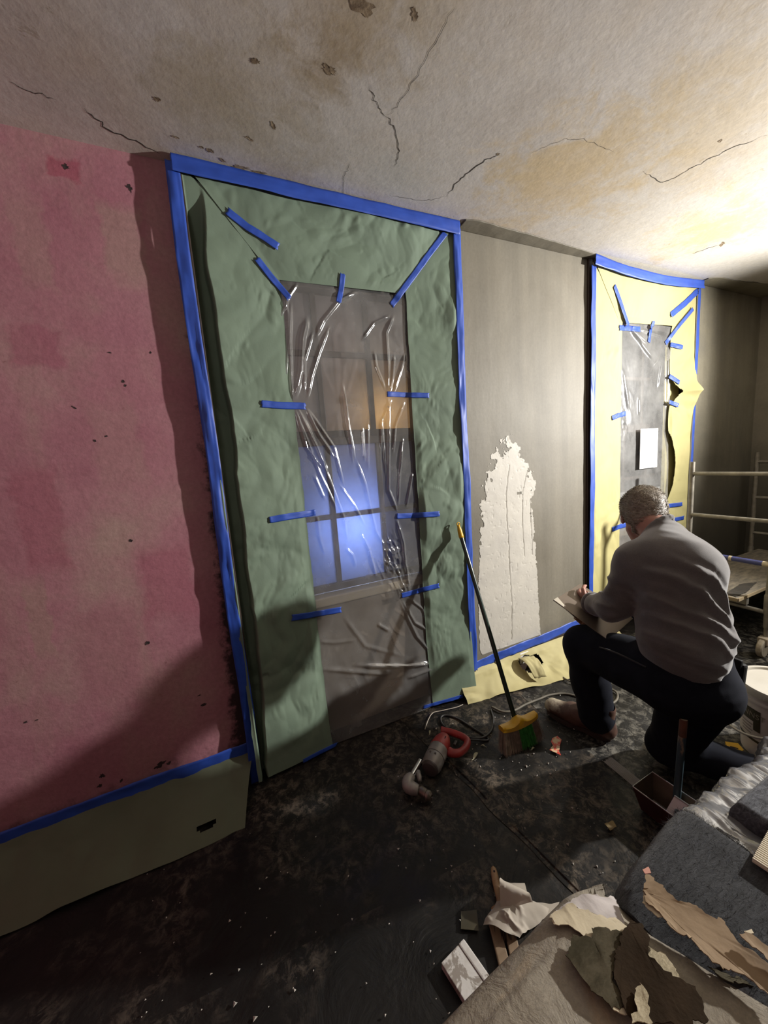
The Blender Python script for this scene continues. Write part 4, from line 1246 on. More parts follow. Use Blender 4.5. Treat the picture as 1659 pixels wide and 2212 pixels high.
# old wallpaper sheet: thick, draped over the near left corner of the table
def wallpaper_mat():
    m, nt, nodes, L, b = new_mat('old_wallpaper_backing')
    v = coords(nt)
    base = ramp(nt, noise(nt, v, 3.5, 6, 0.6, 0.5), [(0.3, (0.205, 0.17, 0.122)), (0.5, (0.255, 0.218, 0.165)), (0.7, (0.29, 0.255, 0.20))])
    och = ramp(nt, noise(nt, v, 6, 6, 0.65, 0.8), [(0.58, 0.0), (0.72, 1.0)])
    base = mixc(nt, math_(nt, 'MULTIPLY', och, 0.6), base, (0.33, 0.21, 0.10))
    pale = ramp(nt, noise(nt, coords(nt, (1, 1, 1), (4, 2, 0)), 5, 5, 0.6, 0.6), [(0.56, 0.0), (0.60, 1.0)])
    base = mixc(nt, math_(nt, 'MULTIPLY', pale, 0.25), base, (0.50, 0.46, 0.41))
    fib = ramp(nt, noise(nt, coords(nt, (1, 1, 1)), 95, 6, 0.75, 1.5), [(0.3, 0.75), (0.7, 1.15)])
    base = mixc(nt, 1.0, base, fib, 'MULTIPLY')
    L.new(base, b.inputs['Base Color'])
    b.inputs['Roughness'].default_value = 0.85
    n1 = bump(nt, noise(nt, v, 16, 6, 0.65, 1.2), 0.5, 0.008)
    L.new(bump(nt, noise(nt, v, 110, 5, 0.7), 0.4, 0.003, n1), b.inputs['Normal'])
    return m
M_WP = wallpaper_mat()
nx, ns = 170, 170
u = np.linspace(0, 1, nx)[:, None]; s = np.linspace(-0.62, 0.42, ns)[None]
Y, Z = drape(s, 0, 0.05, TZ + 0.050, -1.378)
Xr = 0.592 + 0.55 * np.clip(-s - 0.02, 0, 1) - 0.35 * np.clip(s, 0, 1) ** 1.3
X = -0.05 + (Xr + 0.05) * u
rl = np.clip((u - 0.86) / 0.14, 0, 1)
Zw = Z - 0.030 * rl ** 2 * (s < 0.05) + 0.010 * np.exp(-((u - 0.55) / 0.2) ** 2) * (s < 0)
Yw = Y + 0 * u - 0.085 * np.clip(0.50 - X, 0, 0.6) - 0.02 * rl ** 2 * (s > -0.05) + 0.006 * fbm(P3(X * 6, s * 6, 0), 3, 44)
Zw = Zw + 0.006 * fbm(P3(X * 7, s * 7, 0), 3, 41) * (s < 0.02)
X = X + 0.006 * fbm(P3(s * 14, 2, 0), 4, 45) * (u > 0.97)
G = np.stack(np.broadcast_arrays(X, Yw, Zw), -1)
tag(grid_obj('old_wallpaper', G, M_WP, thick=0.004), 'big stiff sheet of stripped beige wallpaper draped over the near table corner', 'wallpaper')
def wp_height(x, y):
    """top of the wallpaper / felt on the table at a spot"""
    i = np.argmin((G[..., 0] - x) ** 2 + (G[..., 1] - y) ** 2)
    q = G.reshape(-1, 3)[i]
    return q[2] if math.hypot(q[0] - x, q[1] - y) < 0.03 else TZ + 0.055

def torn(name, px, z, m, label, seed, th=0.0016, curl=0.012, cat='paper scrap', rag=0.0065, hfun=None, zoff=0.004):
    """torn flat scrap: ragged outline, real thickness, lifted edges"""
    base = np.array([at(a, b, z=z)[:2] for a, b in px])
    out = []
    for i in range(len(base)):
        a, b = base[i], base[(i + 1) % len(base)]
        k = max(2, int(np.linalg.norm(b - a) / 0.0035))
        for j in range(k):
            out.append(a + (b - a) * j / k)
    out = np.array(out)
    idx = np.arange(len(out))
    out = out + rag * np.stack([fbm(P3(idx * 0.45, seed, 0), 4, seed, 0.75), fbm(P3(idx * 0.45, seed, 3), 4, seed + 1, 0.75)], 1)
    bm = bmesh.new()
    vs = [bm.verts.new((p[0], p[1], 0)) for p in out]
    f = bm.faces.new(vs)
    bmesh.ops.triangulate(bm, faces=[f], ngon_method='EAR_CLIP')
    bmesh.ops.subdivide_edges(bm, edges=[e for e in bm.edges if e.calc_length() > 0.03], cuts=2, use_grid_fill=True)
    bmesh.ops.subdivide_edges(bm, edges=[e for e in bm.edges if e.calc_length() > 0.02], cuts=1, use_grid_fill=True)
    bmesh.ops.triangulate(bm, faces=bm.faces[:])
    bmesh.ops.recalc_face_normals(bm, faces=bm.faces)
    c = out.mean(0); R = np.max(np.linalg.norm(out - c, axis=1))
    bd = out
    hc = np.mean([wp_height(q[0], q[1]) for q in out[::4]]) if hfun is wp_height else z
    for v in bm.verts:
        p = np.array(v.co[:2])
        d = np.min(np.linalg.norm(bd - p, axis=1))
        lift = 0.35 * curl * np.exp(-d / 0.010) * (0.5 + 0.5 * float(fbm(P3(p[0] * 11, p[1] * 11, seed), 2, seed)))
        h = hfun(p[0], p[1]) if hfun else z
        if hfun is wp_height: h = 0.3 * min(hc, h + .006) + 0.7 * h
        v.co.z = h + zoff + lift + 0.0012 * float(fbm(P3(p[0] * 30, p[1] * 30, seed), 2, seed))
    r = bmesh.ops.solidify(bm, geom=bm.faces[:], thickness=th)
    me = bpy.data.meshes.new(name)
    bmesh.ops.recalc_face_normals(bm, faces=bm.faces)
    bm.to_mesh(me); bm.free()
    o = link(name, me, m, None, True)
    bm = bmesh.new(); bm.from_mesh(me)
    for e in bm.edges:
        if len(e.link_faces) == 2 and e.calc_face_angle(0) > math.radians(40): e.smooth = False
    bm.to_mesh(me); bm.free()
    return tag(o, label, cat)
M_CREAM = mat('cream_paint_scrap', (0.60, 0.52, 0.36), (0.52, 0.44, 0.30), 8, 0.7, 0.4, 90, 0.002)
M_LILAC = mat('pale_lilac_paper', (0.47, 0.42, 0.40), (0.40, 0.36, 0.34), 8, 0.75, 0.4, 80, 0.002)
M_OLIVE = mat('olive_patterned_paper', (0.040, 0.033, 0.018), (0.075, 0.062, 0.038), 22, 0.9, 0.5, 70, 0.003, stretch=(1, 2.5, 1), lo=0.42, hi=0.58, spec=0.15)
M_BROWN = mat('dark_brown_felt_paper', (0.024, 0.0155, 0.0085), (0.034, 0.0215, 0.012), 30, 0.95, 0.5, 140, 0.002, spec=0.1)
M_TAN = mat('tan_kraft_scrap', (0.28, 0.19, 0.105), (0.23, 0.155, 0.085), 6, 0.8, 0.35, 70, 0.002)
M_RIBCREAM = mat('cream_woven_backing', (0.45, 0.38, 0.25), (0.36, 0.30, 0.19), 40, 0.8, 0.6, 120, 0.003, stretch=(1, 3, 1))
hz = wp_height
ZT = TZ + 0.05
torn('wallpaper_scrap', [(1200, 1962), (1250, 1935), (1330, 1925), (1335, 1945), (1345, 1985), (1360, 2010), (1330, 2015), (1250, 1985), (1210, 1985)], ZT, M_LILAC, 'pale lilac wallpaper scrap at the rounded table corner', 101, hfun=hz, curl=0.004)
torn('wallpaper_scrap', [(1190, 1985), (1225, 1958), (1262, 1975), (1285, 1985), (1330, 1990), (1360, 2010), (1345, 2030), (1300, 2040), (1276, 2048), (1240, 2020), (1228, 2008), (1195, 2008)], ZT, M_CREAM, 'cream painted scrap above the dark torn pieces', 102, hfun=hz, zoff=0.007, curl=0.005)
torn('wallpaper_scrap', [(1400, 2050), (1440, 2075), (1452, 2090), (1470, 2130), (1490, 2160), (1465, 2150), (1430, 2120), (1402, 2095)], ZT, M_RIBCREAM, 'ribbed cream scrap between the brown felt paper and the beige sheet', 103, hfun=hz, zoff=0.006, curl=0.004)
torn('wallpaper_scrap', [(1222, 2085), (1240, 2040), (1278, 2045), (1277, 2022), (1310, 2020), (1345, 2030), (1335, 2090), (1322, 2130), (1345, 2190), (1325, 2200), (1290, 2170), (1250, 2125)], ZT, M_OLIVE, 'olive patterned wallpaper scrap left of the brown felt paper', 104, hfun=hz, zoff=0.012, curl=0.006)
torn('wallpaper_scrap', [(1318, 2185), (1345, 2195), (1362, 2205), (1355, 2212), (1320, 2195)], ZT, M_CREAM, 'small cream curl of paper under the olive scrap', 105, hfun=hz, zoff=0.010, curl=0.010)
torn('wallpaper_scrap', [(1345, 2030), (1362, 2008), (1388, 2015), (1400, 2045), (1402, 2085), (1430, 2120), (1500, 2155), (1520, 2190), (1523, 2240), (1365, 2235), (1325, 2135), (1330, 2080)], ZT, M_BROWN, 'large dark brown felt-backed scrap on the beige sheet', 106, hfun=hz, zoff=0.016, curl=0.004)
torn('wallpaper_scrap', [(1378, 2150), (1392, 2170), (1405, 2240), (1365, 2240)], ZT, M_RIBCREAM, 'narrow ribbed cream scrap over the brown felt paper', 107, hfun=hz, zoff=0.022, curl=0.006)
hf = lambda x, y: TZ + 0.066
torn('wallpaper_scrap', [(1397, 1893), (1430, 1922), (1460, 1950), (1500, 1965), (1565, 2000), (1600, 2045), (1659, 2090), (1690, 2120), (1690, 2180), (1640, 2140), (1600, 2110), (1560, 2100), (1510, 2060), (1497, 2035), (1460, 2020), (1432, 1985), (1395, 1955), (1388, 1925)], TZ + 0.066, M_TAN,
     'long tan torn strip of wallpaper lying across the dark felt', 108, hfun=hf, curl=0.010)
torn('wallpaper_scrap', [(1592, 2035), (1615, 2030), (1640, 2050), (1690, 2085), (1690, 2120), (1640, 2075), (1610, 2050)], TZ + 0.07, M_TAN, 'small tan torn flap at the right picture edge on the felt', 109, hfun=hf, zoff=0.016, curl=0.010)
torn('wallpaper_scrap', [(1388, 1925), (1396, 1932), (1412, 1965), (1434, 1984), (1420, 1983), (1390, 1955)], TZ + 0.066, M_CREAM, 'cream torn edge under the long tan strip', 110, hfun=hf, curl=0.003, zoff=0.002)
torn('wallpaper_scrap', [(1530, 2085), (1570, 2098), (1610, 2108), (1640, 2125), (1600, 2125), (1560, 2115)], ZT, M_OLIVE, 'narrow olive torn edge below the long tan strip', 111, hfun=hz, zoff=0.005, curl=0.003)
torn('paint_chip', [(1388, 1882), (1401, 1876), (1407, 1890), (1393, 1891)], TZ + 0.058, mat('salmon_paint_chip', (0.55, 0.26, 0.19), (0.45, 0.2, 0.15), 9, 0.7), 'small salmon paint chip on the edge of the dark felt', 112, hfun=lambda x, y: TZ + 0.056, curl=0.002, rag=0.001, cat='paint chip')
torn('paint_chip', [(1607, 2018), (1622, 2012), (1628, 2022), (1612, 2025)], TZ + 0.066, M_CREAM, 'tiny cream paint chip above the small tan flap', 113, hfun=hf, curl=0.003, rag=0.001, cat='paint chip')

# ================================================================== THINGS ON THE FLOOR, NEAR
M_HANDLE = mat('worn_beech_handle', (0.36, 0.22, 0.11), (0.28, 0.165, 0.085), 7, 0.45, 0.1, 60, 0.001, stretch=(1, 6, 1))
M_STEEL = mat('dull_steel', (0.42, 0.41, 0.39), (0.30, 0.29, 0.28), 18, 0.35, 0.1, 70, 0.001, metallic=0.9)
M_CHROME = mat('chrome', (0.8, 0.8, 0.8), (0.7, 0.7, 0.7), 8, 0.12, metallic=1.0)
# paintbrush: handle, ferrule, bristles
tip, col_ = at(1065, 1866, z=0.03), at(1083, 1958, z=0.03)
end = at(1092, 2015, z=0.03)
br = empty('paintbrush', (tip + end) / 2 * np.array([1, 1, 0]), 'wide paintbrush with a wooden handle lying beside crumpled paper', 'paintbrush')
ax = (end - tip); Ltot = np.linalg.norm(ax); ax /= Ltot
R = frame_from(ax)
def flat_lathe(prof, c, R, flat=0.6, n=18):
    """(distance along x, half width) profile, squashed in height"""
    V, F = [], []
    for (d, w) in prof:
        for k in range(n):
            a = 2 * math.pi * k / n
            V.append(np.array([d, w * math.cos(a), max(0.004, w * flat if w < 0.02 else 0.012) * math.sin(a)]))
    for i in range(len(prof) - 1):
        for k in range(n):
            F.append((i * n + k, i * n + (k + 1) % n, (i + 1) * n + (k + 1) % n, (i + 1) * n + k))
    F.append(tuple(range(n))[::-1]); F.append(tuple(range((len(prof) - 1) * n, len(prof) * n)))
    return np.array(V) @ R.T + c, F
V, F = flat_lathe([(0, .003), (.005, .009), (.025, .0120), (.05, .0125), (.08, .010), (.10, .0085), (.112, .012), (.122, .030), (.132, .032)], tip * np.array([1, 1, 0]) + np.array([0, 0, 0.018]), R)
hb = MB().add(V, F).build('handle', M_HANDLE, smooth=True)
c0 = tip * np.array([1, 1, 0]) + np.array([0, 0, 0.018])
hole = MB().tube([c0 + R @ np.array([0.02, 0, -0.012]), c0 + R @ np.array([0.02, 0, 0.0085])], 0.0032, 10).build('hang_hole', M_HOLE)
fer = MB().box(c0 + R @ np.array([0.150, 0, 0]), (0.036, 0.066, 0.020), R, 0.003).build('ferrule', M_STEEL)
bs = MB()
for i in range(60):
    yy = RNG.uniform(-.031, .031); z_ = RNG.uniform(-.008, .008)
    a = c0 + R @ np.array([0.165, yy, z_]); b_ = c0 + R @ np.array([0.205 + RNG.uniform(-.006, .006), yy * 1.05, z_ * 0.6])
    bs.tube([a, b_], [0.0016, 0.0008], 4, cap=False)
adopt(br, hb, hole, fer, tag(bs.build('bristles', mat('black_bristle', (0.03, 0.022, 0.018), (0.06, 0.045, 0.03), 40, 0.6)), kind='stuff'))

# crumpled paper heap (two loose sheets)
M_TISSUE = mat('crumpled_paper', (0.52, 0.46, 0.38), (0.44, 0.385, 0.32), 6, 0.8, 0.2, 80, 0.002, transl=0.15)
def crumpled(px, seed, hgt, label, lift):
    q = [at(a, b, z=0.02)[:2] for a, b in px]
    n = 46
    u = np.linspace(0, 1, n)[:, None, None]; v = np.linspace(0, 1, n)[None, :, None]
    Q = (q[0] * (1 - u) + q[1] * u) * (1 - v) + (q[3] * (1 - u) + q[2] * u) * v
    X, Y = Q[..., 0].copy(), Q[..., 1].copy()
    X += 0.025 * fbm(P3(Q[..., 0] * 9, Q[..., 1] * 9, seed), 3, seed); Y += 0.025 * fbm(P3(Q[..., 0] * 9, Q[..., 1] * 9, seed + 4), 3, seed + 1)
    r = 0.25 + 1.3 * (facets(Q[..., 0] * 17, Q[..., 1] * 15, seed + 2) - 0.2) + 0.45 * (facets(Q[..., 0] * 38, Q[..., 1] * 34, seed + 9) - 0.4)
    Z = 0.006 + hgt * np.clip(r, 0, 1.6) + lift(u[..., 0], v[..., 0])
    o = grid_obj('crumpled_paper', np.stack([X, Y, Z], -1), M_TISSUE, smooth=False)
    return tag(o, label, 'paper')
crumpled([(1050, 2000), (1075, 1950), (1190, 1960), (1120, 2050)], 3, 0.045, 'crumpled greyish paper lying over the wooden sticks by the brush', lambda u, v: 0.03 * v * (1 - v) * 4 + 0.02)
crumpled([(1085, 1975), (1082, 1912), (1130, 1920), (1150, 1985)], 8, 0.03, 'upright crumpled paper corner just right of the brush handle', lambda u, v: 0.05 * np.sin(np.pi * np.clip(u + 0.3 * v, 0, 1)) + 0.03)
crumpled([(1140, 1970), (1150, 1945), (1200, 1950), (1190, 1985)], 12, 0.03, 'small crumpled paper ball against the beige wallpaper', lambda u, v: 0.02 + 0 * u)
# two wooden sticks below
for (a, b, lab) in (((1068, 2000), (1086, 2072), 'left rough wooden stick under the crumpled paper'), ((1098, 2000), (1112, 2062), 'right rough wooden stick under the crumpled paper')):
    p, q = at(*a, z=0.012), at(*b, z=0.012)
    d = q - p; L_ = np.linalg.norm(d)
    tag(MB().box((p + q) / 2 + np.array([0, 0, 0.002]), (L_ + 0.04, 0.032, 0.016), frame_from(d), 0.003).build('wooden_stick', M_WOOD), lab, 'stick')
# white worn board offcut with a ledge
q = [at(a, b, z=0.03) for a, b in ((951, 2076), (1003, 2028), (1062, 2098), (1003, 2160))]
wb = empty('board_offcut', (*((q[0] + q[2]) / 2)[:2], 0), 'white worn board offcut with a narrow moulded edge on the floor', 'board')
ey = q[1] - q[0]; ex = q[3] - q[0]; Lx = np.linalg.norm(ex) + 0.06; Ly = np.linalg.norm(ey)
R = frame_from(ex)
if (R[:, 1] @ ey) < 0: R[:, 1] *= -1
m, nt, nodes, L, b = new_mat('worn_white_paint')
v_ = coords(nt)
c_ = ramp(nt, noise(nt, v_, 14, 6, 0.65, 0.5), [(0.46, (0.27, 0.235, 0.20)), (0.50, (0.60, 0.575, 0.54)), (0.7, (0.50, 0.47, 0.43))])
L.new(c_, b.inputs['Base Color']); b.inputs['Roughness'].default_value = 0.6
L.new(bump(nt, noise(nt, v_, 50, 5), 0.3, 0.002), b.inputs['Normal'])
M_WORN = m
cen = q[0] * 0.5 + q[1] * 0.5 + R[:, 0] * Lx / 2
cen[2] = 0.016
adopt(wb, MB().box(cen - R[:, 1] * Ly * 0.12, (Lx, Ly * 0.74, 0.022), R, 0.002).build('face_board', M_WORN),
      MB().box(cen + R[:, 1] * Ly * 0.38, (Lx, Ly * 0.24, 0.028), R, 0.004).build('moulded_edge', M_WORN))
torn('card_scrap', [(996, 1972), (1030, 1968), (1034, 2014), (996, 2010)], 0.006, mat('dark_olive_card', (0.035, 0.03, 0.015), (0.05, 0.04, 0.02), 8, 0.5), 'dark olive card scrap on the floor left of the brush', 120, hfun=lambda x, y: 0.006, curl=0.004, rag=0.001)

# leaves and scraps
M_LEAF = mat('pale_dry_leaf', (0.46, 0.45, 0.30), (0.36, 0.34, 0.22), 12, 0.6, 0.2, 80, 0.001)
def leaf(px, ang, ln, label):
    c = at(*px, z=0.008)
    o = MB()
    n = 12
    V, F = [], []
    for i in range(n + 1):
        t = i / n
        w = 0.36 * ln * math.sin(math.pi * min(1, t * 1.03)) ** 0.8 * (1 - 0.3 * t)
        for k, sx in enumerate((-1, -0.5, 0, 0.5, 1)):
            p = np.array([(t - 0.5) * ln, sx * w * 0.5, 0.006 * abs(sx) * math.sin(math.pi * t) + 0.003 * math.sin(4 * t)])
            V.append(p)
    for i in range(n):
        for k in range(4):
            F.append((i * 5 + k, i * 5 + k + 1, i * 5 + 6 + k, i * 5 + 5 + k))
    V = np.array(V) @ rot('Z', ang).T + c
    b_ = MB().add(V, F)
    st = rot('Z', ang)
    e = empty('dry_leaf', (c[0], c[1], 0), label, 'leaf')
    adopt(e, b_.build('blade', M_LEAF, smooth=True), MB().tube([c + st @ np.array([-ln * 0.5, 0, 0.002]), c + st @ np.array([-ln * 0.72, 0.004, 0.003])], 0.0011, 6).build('stalk', M_LEAF))
leaf((929, 1582), 0.9, 0.034, 'pale round leaf on the floor above the red drill handle')
leaf((1028, 1632), 0.5, 0.055, 'larger pale leaf on the floor right of the drill')
leaf((1152, 1618), 0.1, 0.030, 'pale leaf on the floor just right of the broom bristles')
leaf((1043, 1612), 2.3, 0.026, 'small greyish leaf between the drill and the broom')
# red and cream torn scrap
torn('printed_scrap', [(1193, 1597), (1204, 1592), (1213, 1600), (1210, 1612), (1208, 1625), (1212, 1634), (1200, 1628), (1187, 1622), (1194, 1613), (1190, 1604)], 0.012,
     mat('red_cream_print', (0.55, 0.05, 0.03), (0.62, 0.44, 0.26), 42, 0.5, lo=0.46, hi=0.54), 'small red and cream printed paper scrap beside the boot', 121, hfun=lambda x, y: 0.012, curl=0.003, rag=0.0015)
torn('printed_scrap', [(1306, 1783), (1324, 1776), (1332, 1790), (1318, 1798)], 0.010, mat('yellowish_scrap', (0.30, 0.22, 0.09), (0.2, 0.14, 0.06), 30, 0.7), 'small yellowish torn scrap on the floor left of the mud pan', 122, hfun=lambda x, y: 0.012, curl=0.006, rag=0.003)
# plaster crumbs: nobody could count them
cb = MB()
for i in range(260):
    a = RNG.rand()
    if a < 0.5: px = (RNG.uniform(940, 1240), RNG.uniform(1480, 1660))
    elif a < 0.8: px = (RNG.uniform(850, 1330), RNG.uniform(1640, 1900))
    else: px = (RNG.uniform(300, 1000), RNG.uniform(1800, 2200))
    c = at(*px, z=0.010)
    r = abs(RNG.normal(0, 0.0022)) + 0.0012
    if c[1] > -0.18: continue
    V = np.array([[1, 0, 0], [-.5, .8, 0], [-.5, -.8, 0], [0, 0, .8], [.1, .1, -.6]]) * r + RNG.normal(0, r * .2, (5, 3)) + c
    cb.add(V, [(0, 1, 3), (1, 2, 3), (2, 0, 3), (1, 0, 4), (2, 1, 4), (0, 2, 4)])
tag(cb.build('plaster_crumbs', M_PLASTER), 'scattered crumbs of white plaster on the black floor', 'debris', kind='stuff')

# ------------------------------------------------------------------ right-angle drill lying on its side
M_RED = mat('scuffed_red_plastic', (0.38, 0.035, 0.03), (0.24, 0.03, 0.028), 16, 0.45, 0.15, 70, 0.001)
M_ALU = mat('dusty_cast_metal', (0.34, 0.31, 0.28), (0.22, 0.20, 0.185), 14, 0.5, 0.25, 60, 0.001, metallic=0.35)
M_DARKMET = mat('dark_gear_casting', (0.09, 0.07, 0.065), (0.06, 0.05, 0.045), 20, 0.55, 0.2, 60, 0.001, metallic=0.3)
DZ = 0.048
def dpt(x, y, z=DZ):      # points read in an enlarged view of the drill
    return at(860 + 0.22905 * x, 1560 + 0.22905 * y, z=z)
back, joint, front = dpt(398, 150), dpt(385, 255), dpt(298, 440)
axd = front - joint; axd[2] = 0; axd /= np.linalg.norm(axd)
R = frame_from(axd)          # x along the body towards the gear head
wid = np.linalg.norm((dpt(300, 210) - dpt(470, 300))[:2]) * 0.5
dr = empty('angle_drill', (*((joint + front) / 2)[:2], 0), 'red and grey right-angle drill with a D-handle lying on the floor', 'drill')
LB = np.linalg.norm((front - joint)[:2])
r_ = min(wid, 0.047)
J = joint.copy(); J[2] = DZ
def loc(x, y, z=0): return J + R @ np.array([x, y, z])
side = 1 if (R[:, 1] @ (dpt(600, 200) - J)) > 0 else -1    # side on which the handle loop lies
Rx = R @ np.array([[0, 0, 1], [1, 0, 0], [0, 1, 0]]).astype(float)   # lathe axis z -> body x
body = MB().lathe([(r_ * .96, 0), (r_, .004), (r_, LB * .45), (r_ * .985, LB * .46), (r_ * .985, LB * .48), (r_, LB * .49), (r_ * .98, LB * .8), (r_ * .86, LB * .95), (r_ * .6, LB)], J, 32, Rx).build('motor_housing', M_ALU, auto=35)
band = MB().lathe([(r_ * 1.012, LB * .455), (r_ * 1.012, LB * .475)], J, 32, Rx).build('band_clip', M_DARKMET)
# gear face plate on the front with screws
face = MB().lathe([(r_ * .84, LB * .93), (r_ * .84, LB * 1.0), (r_ * .7, LB * 1.06), (r_ * .3, LB * 1.09)], J, 24, Rx).build('gear_case', M_DARKMET, auto=30)
screws = [MB().lathe([(.0045, 0), (.0045, .004), (.003, .005)], loc(LB * .62, y_ * side, math.sqrt(r_ ** 2 - y_ ** 2) - .002), 10).build('screw', M_DARKMET) for y_ in (-.012, .012)]
# red rear: tapered block plus D loop
e0 = 0.090
redb = MB()
redb.lathe([(r_ * .5, -e0), (r_ * .62, -e0 + .006), (r_ * .9, -e0 * .55), (r_ * 1.01, -.012), (r_ * 1.01, .004)], J, 28, Rx)
red = redb.build('rear_housing', M_RED, auto=40)
slots = []
for i in range(5):
    yy = side * (-0.016 + i * 0.009)
    slots.append(MB().box(loc(-0.034 - 0.002 * i, yy, r_ * .80), (0.018, 0.0035, 0.006), R, 0.0008).build('vent_slot', M_HOLE))
lp = []
for (x, y) in ((405, 75), (470, 85), (540, 105), (620, 140), (655, 180), (630, 245), (575, 285), (520, 290), (480, 275)):
    p = dpt(x, y, DZ); lp.append(p)
lp = smoothpath(lp, 44)
lp[:, 2] = DZ - 0.002
rr = np.interp(np.linspace(0, 1, 44), [0, .1, .5, .75, .9, 1], [.020, .017, .0165, .018, .020, .022])
loop = MB().tube(lp, rr, 14).build('d_handle', M_RED, smooth=True)
grips = [MB().tube([lp[i] + np.array([0, 0, -.002]), lp[i] + (lp[i + 1] - lp[i]) * 0.45], rr[i] * 1.06, 14, cap=True).build('grip_ridge', M_RED) for i in range(8, 20, 2)]
trg = MB().box((lp[14] + lp[40]) / 2 * np.array([1, 1, 0]) + np.array([0, 0, DZ]) + R @ np.array([0, -side * .004, 0]), (0.03, 0.014, 0.016), R, 0.004).build('trigger', M_DARKMET)
# chrome neck, elbow, chuck
n0, n1 = dpt(200, 385, .052), dpt(132, 500, .052)
nd = n1 - n0; nd /= np.linalg.norm(nd)
neck = MB().tube([n0 - nd * .012, n1 + nd * .004], .0135, 20).build('neck_tube', M_CHROME, smooth=True, auto=40)
el = smoothpath([n1, dpt(95, 555, .047), dpt(98, 605, .042), dpt(150, 628, .040), dpt(192, 640, .038)], 24)
elbow = MB().tube(el, np.interp(np.linspace(0, 1, 24), [0, .12, .3, .7, 1], [.017, .023, .027, .026, .020]), 20).build('angle_head', M_ALU, smooth=True)
ca, cbp = dpt(188, 628, .036), dpt(312, 712, .030)
cd = cbp - ca; Lc = np.linalg.norm(cd); cd /= Lc
Rc = frame_from(cd) @ np.array([[0, 0, 1], [1, 0, 0], [0, 1, 0]]).astype(float)
M_CHUCK = mat('worn_chuck_steel', (0.30, 0.25, 0.20), (0.17, 0.14, 0.115), 30, 0.38, 0.2, 90, 0.001, metallic=0.85)
chuck = MB().lathe([(.010, 0), (.012, .008), (.0175, .010), (.019, .014), (.019, Lc * .62), (.0165, Lc * .63), (.0165, Lc * .68), (.0205, Lc * .69), (.0205, Lc * .84), (.013, Lc), (.006, Lc * 1.02)], ca, 28, Rc).build('chuck', M_CHUCK, auto=30)
jaw = MB().lathe([(.005, Lc * 1.0), (.0035, Lc * 1.1), (.001, Lc * 1.12)], ca, 8, Rc).build('jaws', M_DARKMET)
stub = MB().tube([dpt(185, 470, .046), dpt(200, 520, .044), dpt(205, 560, .042)], [.013, .012, .008], 12).build('spindle_lock', M_ALU, smooth=True)
adopt(dr, body, band, face, red, loop, trg, neck, elbow, chuck, jaw, stub, *screws, *slots, *grips)

# cords
M_CORD = mat('black_rubber_cord', (0.022, 0.021, 0.02), (0.035, 0.032, 0.03), 30, 0.5)
M_CORD2 = mat('dusty_grey_cord', (0.16, 0.14, 0.105), (0.11, 0.098, 0.075), 20, 0.6)
def cord(name, px, r, m, label, z=0.012, n=90, zs=None):
    pts = [at(a, b, z=(zs[i] if zs else z)) for i, (a, b) in enumerate(px)]
    p = smoothpath(pts, n)
    return tag(MB().tube(p, r, 8).build(name, m, smooth=True), label, 'cord')
cord('drill_cord', [(1012, 1598), (1035, 1599), (1054, 1599), (1048, 1590), (1020, 1572), (990, 1553), (965, 1545), (953, 1549), (955, 1563), (975, 1580), (1010, 1592), (1040, 1594), (1060, 1580), (1066, 1555), (1060, 1532)], 0.0052, M_CORD,
     'black drill cord looped on the floor behind the red handle', n=140, zs=[.04, .02, .012, .012, .012, .012, .012, .012, .012, .016, .024, .024, .016, .014, .012])
cord('extension_cord', [(1062, 1527), (1085, 1537), (1110, 1535), (1135, 1522), (1165, 1510), (1190, 1501), (1225, 1499), (1270, 1512), (1310, 1522), (1332, 1512), (1330, 1494), (1300, 1484), (1260, 1480)], 0.0062, M_CORD2,
     'dusty grey extension cord snaking behind the boot', z=0.016, n=120)
pl = [np.array([1.725, -0.075, 0.105]), at(1192, 1446, y=-0.115), at(1205, 1455, y=-0.15), at(1228, 1470, z=0.02), at(1260, 1480, z=0.016)]
tag(MB().tube(smoothpath(pl, 40), 0.0048, 8).build('plug_lead', M_CORD2, smooth=True), 'dark plug lead running from the torn yellow paper to the floor', 'cord')
cord('twine', [(918, 1575), (925, 1555), (935, 1540), (955, 1535), (985, 1528), (1000, 1522)], 0.0024, M_TISSUE, 'pale bit of twine on the floor under the green paper', n=40)

# ------------------------------------------------------------------ broom leaning on the wall
M_YEL = mat('yellow_plastic', (0.72, 0.42, 0.02), (0.62, 0.35, 0.02), 12, 0.4, 0.05, 60, 0.001)
M_POLE = mat('dark_green_pole', (0.010, 0.022, 0.014), (0.014, 0.028, 0.018), 8, 0.28, spec=0.6)
bm_ = empty('broom', (1.2, -0.5, 0), 'broom with a dark green handle and yellow head leaning on the wall', 'broom')
Bt, Bb = at(996, 1158, y=-0.064), at(1113, 1555, z=0.125)
Btip = at(990, 1134, y=-0.054)
d = (Bt - Bb); d /= np.linalg.norm(d)
pole = MB().tube([Bb - d * 0.02, Bb + d * 0.02, Bt], 0.0118, 16).build('handle', M_POLE, smooth=True, auto=40)
cap = MB().tube([Bt - d * .012, Bt, Bt + (Btip - Bt) * .55, Bt + (Btip - Bt) * .8, Btip], [.0135, .0142, .0125, .009, .007], 14).build('hanging_cap', M_YEL, smooth=True)
hk = MB().tube(smoothpath([Btip + np.array([-.006, 0, -.004]), Btip + np.array([-.009, 0, .008]), Btip + np.array([0, 0, .014]), Btip + np.array([.009, 0, .008]), Btip + np.array([.006, 0, -.004])], 16), 0.0028, 8).build('hang_loop', M_YEL, smooth=True)
hl, hr = at(1083, 1580, z=0.118), at(1156, 1548, z=0.118)
hx = hr - hl; hx[2] = 0; LH = np.linalg.norm(hx); hx /= LH
Rh = frame_from(hx)
hc = (hl + hr) / 2
V, F = [], []
nb_ = 22
